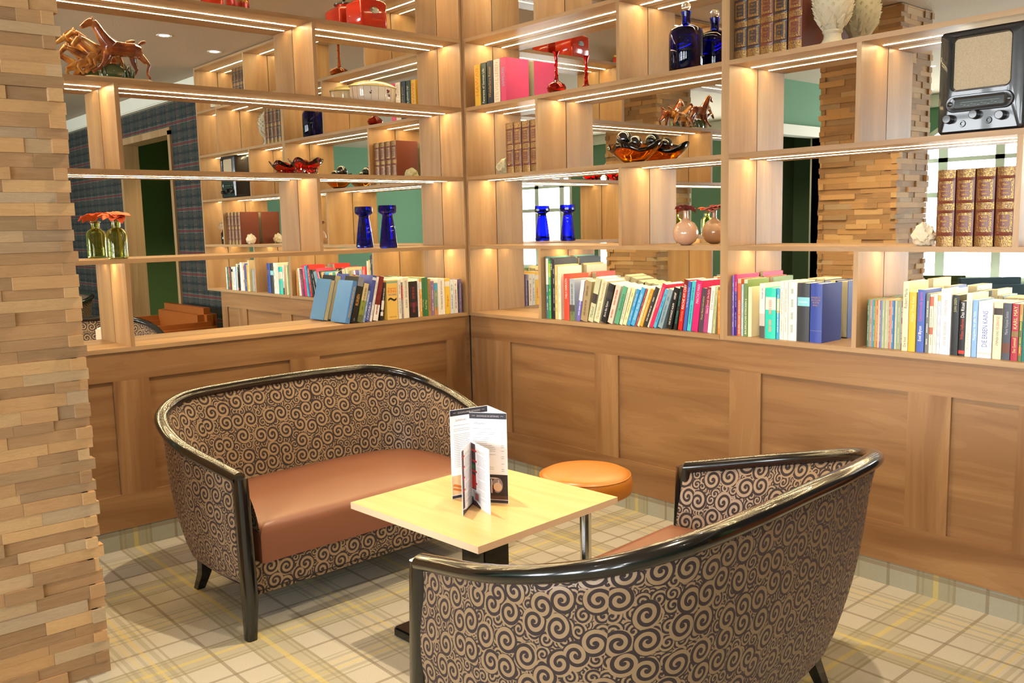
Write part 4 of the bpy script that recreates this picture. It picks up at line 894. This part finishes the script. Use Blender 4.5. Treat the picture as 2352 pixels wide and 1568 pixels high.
# radio
t = thing('radio', 'R', 2.640, 0.002, ZT[2], 'old black bakelite radio with beige speaker cloth on the right shelves', 'radio')
RW, RH, RD = 0.262*1.07, 0.345, 0.17
BAK = NT('bakelite'); n_ = BAK.noise(BAK.coord('Object'), 14, 4); BAK.base(BAK.mix(n_, srgb('#101112'), srgb('#23262a'))); BAK.set(rough=0.25, coat=0.5); BAK = BAK.m
def rrect(w, h, r, n=6, cx=0, cz=0):
    P = []
    for (sx, sz, a0) in ((1, 1, 0), (-1, 1, PI/2), (-1, -1, PI), (1, -1, 1.5*PI)):
        for k in range(n+1):
            a = a0+PI/2*k/n; P.append((cx+sx*(w/2-r)+r*math.cos(a), cz+sz*(h/2-r)+r*math.sin(a)))
    return P
def ringgrid(bm, loops, mi=0, capf=False, capb=False):
    V = grid(bm, [[Vector((x, y, z)) for x, z in lp] for y, lp in loops], closed=True, mi=mi)
    if capf: bm.faces.new(V[0])
    if capb: bm.faces.new(V[-1])
bm = bmesh.new(); cx, cz = RW/2, RH/2; sw, sh, sz_ = 0.182, 0.168, 0.232
grille = rrect(sw, sh, 0.016, 6, cx, sz_)
ringgrid(bm, [(0.016, grille), (0.004, rrect(sw+0.006, sh+0.006, 0.018, 6, cx, sz_)), (0.0, rrect(sw+0.016, sh+0.016, 0.022, 6, cx, sz_)), (0.004, rrect(RW-0.022, RH-0.018, 0.012, 6, cx, cz)), (0.010, rrect(RW-0.006, RH-0.006, 0.014, 6, cx, cz)), (0.022, rrect(RW, RH-0.001, 0.014, 6, cx, cz)), (RD, rrect(RW, RH-0.001, 0.014, 6, cx, cz))], capb=True)
fin(bm, 'case', BAK, t, smooth=35)
CLOTH = NT('speaker_cloth'); n_ = CLOTH.noise(CLOTH.coord('Object'), 420, 2, 0.7); CLOTH.base(CLOTH.mix(n_, srgb('#8f7a5f'), srgb('#c9b797'))); CLOTH.set(rough=0.9); CLOTH.bump(n_, 0.001, 0.8); CLOTH = CLOTH.m
bx('speaker_cloth', CLOTH, t, cx-sw/2, cx+sw/2, 0.013, 0.016, sz_-sh/2, sz_+sh/2)
bm = bmesh.new(); dz = 0.100
ringgrid(bm, [(-0.001, rrect(0.158, 0.026, 0.002, 6, cx, dz)), (-0.004, rrect(0.170, 0.036, 0.006, 6, cx, dz)), (-0.004, rrect(0.214, 0.052, 0.0255, 6, cx, dz)), (0.003, rrect(0.224, 0.058, 0.0285, 6, cx, dz))]); fin(bm, 'dial_frame', BAK, t, smooth=35)
dg = bx('dial_glass', plain('#1a211f', 0.1), t, cx-0.080, cx+0.080, -0.0012, 0.004, dz-0.0135, dz+0.0135)
MD = Matrix(((1, 0, 0, 0), (0, 0, -1, -0.0018), (0, 1, 0, 0), (0, 0, 0, 1)))
flat(dg, 'dial_lines', plain('#8d9a8c', 0.5), MD, [(cx-0.060, cx+0.066, dz+0.002, dz+0.003)] + [(cx-0.06+k*0.011, cx-0.06+k*0.011+0.007, dz-0.004-0.003*(k % 3), dz-0.003-0.003*(k % 3)) for k in range(11)])
for sx in (-1, 1):
    lat('screw', [(0.0, 0.004), (0.006, 0.003), (0.009, 0.001), (0.009, 0.0)], BAK, t, 20, loc=(cx+sx*0.094, -0.004, dz), rot=(PI/2, 0, 0))
for kx, kz in ((0.045, 0.050), (0.131, 0.058), (0.214, 0.048)):
    k_ = lat('knob', [(0.0, 0.026), (0.0125, 0.026), (0.0145, 0.024), (0.016, 0.0), (0.0, 0.0)], BAK, t, 28, loc=(kx, 0.002, kz), rot=(PI/2, 0, 0))
for kx, kz in ((0.088, 0.032), (0.173, 0.036)):
    bm = bmesh.new(); lathe(bm, [(0.005, 0.001), (0.006, 0.004), (0.010, 0.004), (0.0115, 0.0)], 20); fin(bm, 'socket', BAK, t, (kx, 0.003, kz), (PI/2, 0, 0), 40)
# lidded oval dish
t = thing('oval_dish', 'L', 0.530, 0.105, ZT[3], 'white oval lidded porcelain dish with small flower sprigs and gold lines', 'dish')
PORC = plain('#e9e4d8', 0.12, coat=0.7); LIDC = plain('#e6d79a', 0.15, coat=0.7)
lat('dish_body', [(0.0, 0.001), (0.118, 0.001), (0.126, 0.008), (0.132, 0.030), (0.133, 0.078), (0.128, 0.078), (0.126, 0.03), (0.0, 0.008)], PORC, t, 56, 40, sx=1.0, sy=0.66)
lat('lid', [(0.136, 0.079), (0.139, 0.083), (0.133, 0.089), (0.112, 0.101), (0.070, 0.112), (0.030, 0.116), (0.0, 0.117)], LIDC, t, 56, 40, sx=1.0, sy=0.66)
bm = bmesh.new()
for a in [PI*1.04+k*PI*0.92/9 for k in range(10)]:
    p = lambda z, r: (r*math.cos(a), 0.66*r*math.sin(a), z); tube(bm, [p(0.008, 0.127), p(0.03, 0.1328), p(0.077, 0.1336)], 0.0008, 5)
fin(bm, 'gold_line', GOLD, t)
rnd = random.Random(4)
for (a, s, c) in ((4.22, 0.6, '#7a3b3e'), (5.02, 1.15, '#7c2a26'), (5.75, 0.5, '#7a3b3e')):
    bm = bmesh.new()
    for k in range(7):
        da, dz_ = rnd.uniform(-0.06, 0.06)*s, rnd.uniform(-0.014, 0.014)*s; aa = a+da; r = 0.1345
        M = Matrix.Translation((r*math.cos(aa), 0.66*r*math.sin(aa), 0.048+dz_)) @ Matrix.Diagonal((0.0040*s+.001, 0.0016, 0.0040*s+.001, 1)); bmesh.ops.create_icosphere(bm, subdivisions=1, radius=1, matrix=M)
    fin(bm, 'flower_sprig', plain(c, 0.4), t, smooth=True)
# red canister
t = thing('red_canister', 'L', 0.555, 0.098, ZT[4], 'glossy red square canister with dark lid and oval plate above the oval dish', 'canister')
REDE = plain('#c42a12', 0.12, coat=0.8)
bm = bmesh.new(); ls = []
for z, w, r in ((0.001, 0.150, 0.012), (0.006, 0.158, 0.014), (0.125, 0.160, 0.016), (0.136, 0.152, 0.022), (0.150, 0.120, 0.045), (0.156, 0.100, 0.049)): ls.append([Vector((x, y, z)) for x, y in rrect(w, w, r, 6)])
V = grid(bm, ls, closed=True); bm.faces.new(V[0]); bm.faces.new(V[-1]); fin(bm, 'canister_body', REDE, t, smooth=40)
lat('collar', [(0.052, 0.155), (0.051, 0.166), (0.0, 0.166)], REDE, t, 36)
lid = lat('lid', [(0.056, 0.165), (0.057, 0.170), (0.046, 0.177), (0.020, 0.182), (0.0, 0.183)], plain('#3b4430', 0.15, coat=0.8), t, 36)
lat('lid_knob', [(0.004, 0.182), (0.004, 0.189), (0.011, 0.193), (0.008, 0.198), (0.0, 0.199)], plain('#1c1d18', 0.2), lid, 20)
bm = bmesh.new(); lathe(bm, [(0.0, 0.003), (0.024, 0.003), (0.028, 0.0)], 32, sx=1.0, sy=0.62); o = fin(bm, 'oval_plate', STEEL, t, (0.0, -0.079, 0.088), (PI/2, 0, 0), 40)
# red tin
t = thing('red_tin', 'L', 1.284, 0.065, ZT[4], 'round red tin with gold print, cut off at the top edge', 'tin')
lat('tin_body', [(0.0, 0.0), (0.052, 0.0), (0.054, 0.003), (0.054, 0.128), (0.052, 0.132), (0.0, 0.132)], plain('#b8321e', 0.25, metal=0.3), t, 36)
lat('rim', [(0.0545, 0.0), (0.056, 0.002), (0.0545, 0.005)], GOLD, t, 36); lat('lid', [(0.0555, 0.122), (0.0565, 0.134), (0.05, 0.137), (0.0, 0.137)], GOLD, t, 36)
bm = bmesh.new()
for k in range(9):
    a = 1.5*PI-0.55+k*0.135; M = Matrix.Translation((0.0546*math.cos(a), 0.0546*math.sin(a), 0.03+0.006*(k % 2))) @ Matrix.Rotation(a, 4, 'Z') @ Matrix.Diagonal((0.0005, 0.0028, 0.006, 1)); bmesh.ops.create_cube(bm, size=2, matrix=M)
fin(bm, 'gold_print', GOLD, t)
# ruby bowl with clear lobes
rb = wavy_bowl('L', 0.948, 0.10, ZT[2], 0.088, 0.080, 0.070, 5, REDG, 'ruby red glass bowl with clear cut lobes above the left dividers', 0.30, amp=0.18)
bm = bmesh.new()
for k in range(6):
    a = 2*PI*k/6+0.5; M = Matrix.Translation((0.050*math.cos(a), 0.046*math.sin(a), 0.019)) @ Matrix.Rotation(a, 4, 'Z') @ Matrix.Diagonal((0.010, 0.027, 0.017, 1)); bmesh.ops.create_icosphere(bm, subdivisions=2, radius=1, matrix=M)
for v in bm.verts: v.co += Vector((rnd.uniform(-1, 1), rnd.uniform(-1, 1), rnd.uniform(-1, 1)))*0.0012
fin(bm, 'clear_lobes', CLRG, rb, smooth=False)
# dried hydrangea in a dark jar, patterned pot
t = thing('glass_jar', 'R', 3.10, 0.10, ZT[1], 'dark glass jar at the shelf end, seen only in the left mirror', 'jar')
lat('jar_body', [(0.0, 0.001), (0.036, 0.001), (0.040, 0.006), (0.040, 0.095), (0.030, 0.108), (0.027, 0.112), (0.027, 0.124), (0.024, 0.124), (0.024, 0.11), (0.036, 0.094), (0.036, 0.008), (0.0, 0.006)], glass('smoke_glass', '#4a6a72'), t, 32)
t = thing('dried_hydrangea', 'R', 3.10, 0.10, ZT[1]+0.155, 'dried beige hydrangea head in the dark jar, seen only in the left mirror', 'flower')
bm = bmesh.new(); rr = random.Random(8)
for k in range(150):
    a, b = rr.uniform(0, 2*PI), math.acos(rr.uniform(-0.6, 1)); p = Vector((math.sin(b)*math.cos(a), math.sin(b)*math.sin(a), math.cos(b)*0.8))*rr.uniform(0.044, 0.060); M = Matrix.Translation(p) @ Matrix.Rotation(a, 4, 'Z') @ Matrix.Rotation(b, 4, 'Y'); s = rr.uniform(0.006, 0.009)
    for m_ in range(4):
        M2 = M @ Matrix.Rotation(m_*PI/2, 4, 'Z'); bm.faces.new([bm.verts.new(M2 @ Vector(q)) for q in ((0, 0, 0), (s*.8, -s*.5, .001), (s*1.3, 0, .003), (s*.8, s*.5, .001))])
fin(bm, 'blossoms', plain('#b39f88', 0.8), t); bm = bmesh.new(); tube(bm, [(0, 0, 0.03), (0, 0, -0.145)], 0.003, 6); fin(bm, 'stem', plain('#6b5a3a', 0.7), t)
t = thing('small_pot', 'R', 3.12, 0.09, ZT[4], 'small patterned ceramic pot on the highest shelf, seen in the left mirror', 'pot')
lat('pot_body', [(0.0, 0.0), (0.026, 0.0), (0.040, 0.022), (0.043, 0.045), (0.034, 0.064), (0.028, 0.068), (0.0, 0.068)], stucco('patterned_glaze', '#c9c0a4', 0.003, 40), t, 28); lat('pot_base', [(0.0275, 0.0), (0.0405, 0.020), (0.041, 0.024)], plain('#5f3a2a', 0.3), t, 28)
# group of ceramic horses
t = thing('horse_figurine', 'L', 1.854, 0.095, ZT[3], 'glazed ceramic group of brown running horses on a pale base', 'figurine')
def Q(X, Y, y=0.0): return Vector(((X-1170)/4685, y, (1395-Y)/4685+0.010))
HB = NT('brown_horse_glaze'); HB.base(HB.ramp(HB.noise(HB.coord('Object'), 16, 3), [(0.35, srgb('#5a230e')), (0.55, srgb('#853b16')), (0.7, srgb('#b06a2c'))])); HB.set(rough=0.08, coat=1.0); HB = HB.m
HL = NT('amber_horse_glaze'); HL.base(HL.ramp(HL.noise(HL.coord('Object'), 18, 3), [(0.35, srgb('#6e3413')), (0.5, srgb('#b5722c')), (0.7, srgb('#d9a758'))])); HL.set(rough=0.08, coat=1.0); HL = HL.m
def horse(name, mat, y, neck, head, body, legs, tail, scale=1.0):
    bm = bmesh.new(); S = scale
    def T(pts, r): tube(bm, [Q(a, b, y+(c if len(p_) > 2 else 0)) for p_ in pts for a, b, c in [(p_+(0,))[:3]]], [q/4685*S for q in r], 12)
    T(body[0], [q*1.12 for q in body[1]]); T(neck[0], [q*1.25 for q in neck[1]]); T(head[0], [q*1.2 for q in head[1]])
    for l in legs: T(l, [80, 58, 36, 28, 28, 36][:len(l)])
    T(tail, [20, 34, 40, 30, 14][:len(tail)])
    hx, hy = head[0][0][0], head[0][0][1]
    for dy in (-0.006, 0.006): bmesh.ops.create_cone(bm, cap_ends=True, segments=8, radius1=0.0048, radius2=0.0008, depth=0.016, matrix=Matrix.Translation(Q(hx+12, hy-70, y+dy)))
    o = fin(bm, name, mat, t); md = o.modifiers.new('fuse', 'REMESH'); md.mode = 'VOXEL'; md.voxel_size = 0.0017; md.use_smooth_shade = True
    sm = o.modifiers.new('soft', 'SMOOTH'); sm.factor = 0.5; sm.iterations = 4; return o
horse('horse', HB, -0.022, ([(1080, 760), (980, 640), (900, 520), (830, 400), (770, 320)], [135, 105, 85, 72, 62]), ([(750, 320), (660, 370), (580, 430), (540, 455)], [66, 58, 40, 32]),
      ([(960, 800), (1060, 800), (1200, 800), (1380, 800), (1530, 800), (1640, 820), (1690, 850)], [95, 140, 140, 128, 135, 115, 60]),
      [[(1000, 900, -.006), (960, 1020, -.008), (900, 1130, -.008), (820, 1220, -.008), (740, 1270, -.008), (690, 1300, -.008)], [(1070, 900, .008), (1030, 1040, .01), (960, 1120, .01), (880, 1200, .01), (860, 1240, .01)],
       [(1650, 900, -.008), (1760, 1020, -.01), (1820, 1070, -.01), (1780, 1180, -.01), (1770, 1270, -.01), (1820, 1350, -.01)], [(1520, 900, .008), (1540, 1040, .01), (1590, 1180, .01), (1550, 1260, .01), (1500, 1330, .01)]], [(1690, 740), (1660, 660), (1720, 620), (1790, 600)])
horse('horse', HL, 0.012, ([(900, 860), (760, 760), (640, 680), (560, 640)], [110, 85, 66, 56]), ([(540, 640), (470, 720), (400, 800)], [62, 50, 36]),
      ([(880, 850), (1040, 840), (1200, 830), (1400, 800)], [110, 110, 105, 95]), [[(880, 930), (800, 1040), (820, 1160), (700, 1230), (620, 1290)], [(820, 930), (680, 1000), (740, 1130), (660, 1200)]], [(1420, 740), (1460, 620), (1560, 590), (1630, 580)], 0.95)
horse('horse', HL, 0.040, ([(860, 820), (720, 660), (600, 560), (500, 500)], [90, 70, 60, 52]), ([(470, 510), (400, 570), (320, 630)], [56, 46, 34]),
      ([(860, 850), (1000, 830), (1150, 830), (1300, 820)], [90, 95, 95, 90]), [[(820, 900), (700, 980), (560, 1060), (470, 1110)], [(1300, 880), (1380, 1040), (1440, 1180), (1420, 1300)]], [(1330, 800), (1400, 720), (1440, 690)], 0.9)
horse('horse', HL, 0.026, ([(700, 1020), (580, 950), (440, 870), (320, 830)], [85, 66, 54, 46]), ([(290, 830), (220, 900), (160, 970)], [52, 44, 34]),
      ([(680, 1000), (820, 980), (960, 960), (1100, 950)], [85, 90, 85, 80]), [[(660, 1060), (540, 1110), (500, 1180), (560, 1270)], [(760, 1060), (700, 1160), (640, 1250), (560, 1310)]], [(1120, 900), (1180, 860), (1240, 850)], 0.9)
bm = bmesh.new(); rr = random.Random(2); ball(bm, Q(1130, 1290, 0.0), 0.048, 1.25, 0.55, 0.95, 3)
for k in range(26):
    x = rr.uniform(-0.055, 0.075); y = rr.uniform(-0.022, 0.022); tube(bm, [(x, y, 0.012), (x+rr.uniform(-.01, .01), y, 0.045), (x+rr.uniform(-.022, .022), y, rr.uniform(0.06, 0.085))], [0.006, 0.0045, 0.001], 5)
fin(bm, 'grass_tuft', plain('#4c5a33', 0.12, coat=0.9), t, smooth=True)
bm = bmesh.new(); lp = []
for z, k in ((0.0, 1.0), (0.008, 1.0), (0.011, 0.97)): lp.append([Vector((x, y, z)) for x, y in [(0.002+a*k, b*k) for a, b in rrect(0.286, 0.135, 0.03, 6)]])
V = grid(bm, lp, closed=True); bm.faces.new(V[0]); bm.faces.new(V[-1]); fin(bm, 'base', plain('#dcc79a', 0.2, coat=0.6), t, smooth=40)

# ------------------------------------------------------------------ seats and tables seen in the mirrors
def armchair(name, loc, ang, w, dp, hb, ha, mat, label, cat, group=None, cushions=1):
    t = empty(name, loc, (0, 0, ang), label, cat, group)
    bx('seat_base', mat, t, -w/2+0.08, w/2-0.08, 0, dp-0.06, 0.12, 0.34, bevel=0.03)
    for k in range(cushions):
        a = -w/2+0.13+(w-0.26)*k/cushions; bx('seat_cushion', mat, t, a+0.004, a+(w-0.26)/cushions-0.004, -0.01, dp-0.16, 0.34, 0.46, bevel=0.035)
    bx('backrest', mat, t, -w/2+0.05, w/2-0.05, dp-0.18, dp, 0.12, hb, bevel=0.06)
    for s in (-1, 1):
        bx('armrest', mat, t, *(sorted((s*(w/2-0.13), s*w/2))), 0.0, dp-0.03, 0.12, ha, bevel=0.045)
        for y in (0.06, dp-0.08): bx('leg', BLACK, t, s*(w/2-0.10)-0.02, s*(w/2-0.10)+0.02, y-0.02, y+0.02, 0, 0.13)
    return t
armchair('leather_sofa', (3.93, -0.66, 0), 0, 1.18, 0.78, 0.72, 0.60, ORANGEL, 'orange leather sofa against the tartan wall, seen in the left mirror', 'sofa', 'seats seen only in the mirrors', 2)
BLUEF = stucco('blue_weave', '#51697c', 0.002, 300); OLIVEF = stucco('olive_velvet', '#5c6134', 0.002, 300)
armchair('armchair', (1.42, -4.15, 0), PI*0.72, 0.74, 0.72, 0.86, 0.60, BLUEF, 'blue woven armchair by the window, seen in the right mirror', 'armchair', 'seats seen only in the mirrors')
armchair('armchair', (0.35, -5.0, 0), PI*0.85, 0.70, 0.70, 0.80, 0.60, OLIVEF, 'olive armchair by the window, seen in the right mirror', 'armchair', 'seats seen only in the mirrors')
low_table((6.3, -1.75, 0), 0.03, 'second beech-topped low table further along the room, seen in the left mirror')

# ------------------------------------------------------------------ ceiling
def downlight(x, y, label, power=None):
    t = empty('ceiling_light', (x, y, 2.805), label=label, cat='ceiling light', group='round recessed ceiling lights')
    lat('ring', [(0.036, -0.002), (0.052, -0.004), (0.056, 0.0)], WHITE, t, 28); lat('lamp', [(0.0, -0.0015), (0.036, -0.0015)], LAMP, t, 24)
    light('ceiling_spot', 'SPOT', (x, y, 2.79), power or DOWN_POWER, (1.0, 0.82, 0.57) if power else (1.0, 0.93, 0.82), (0, 0, 0), spot_size=1.9 if power else 1.75, spot_blend=0.75, shadow_soft_size=0.02)
downlight(1.32, -1.48, 'warm ceiling light directly above the low table', HALOGEN_POWER)
downlight(3.05, -1.25, 'warm ceiling light above the nearest sofa', HALOGEN_POWER*0.8)
downlight(5.2, 0.80, 'unseen ceiling light added to brighten the green corridor beyond the tartan wall', 110)  # added lamp, lifts the otherwise black doorway in the left mirror
downlight(-1.52, -4.6, 'added fill light brightening the dark green passage left of the windows', 40)  # unseen lamp added so the passage walls do not read black
for x, y, lb in ((2.18, -0.67, 'round ceiling light reflected just right of the horse figurine'), (2.55, -0.14, 'round ceiling light reflected below the top left light strips, nearer the divider'), (6.9, -0.25, 'round ceiling light reflected over the dark tartan, left of the upper divider'), (4.6, -1.3, 'round ceiling light over the room behind the nearest sofa'),
                 (-0.67, -6.8, 'round ceiling light reflected beside the radio dial, nearest the arched window'), (0.06, -5.2, 'round ceiling light reflected beside the top of the radio'), (2.6, -3.6, 'round ceiling light over the open floor left of the camera'), (5.2, -4.6, 'round ceiling light behind the camera towards the windows'), (7.6, -3.0, 'round ceiling light farthest along the room from the pillar')):
    downlight(x, y, lb)
t = empty('ceiling_vent', (5.0, -1.55, 2.805), label='slotted grey ceiling vent reflected above the tartan wall', cat='vent')
bx('frame', WHITE, t, -0.6, 0.6, -0.11, 0.11, -0.006, 0.0); bx('slot', MBLACK, t, [(-0.57, 0.57, y, y+0.018, -0.008, -0.006) for y in (-0.085, -0.045, -0.005, 0.035)])
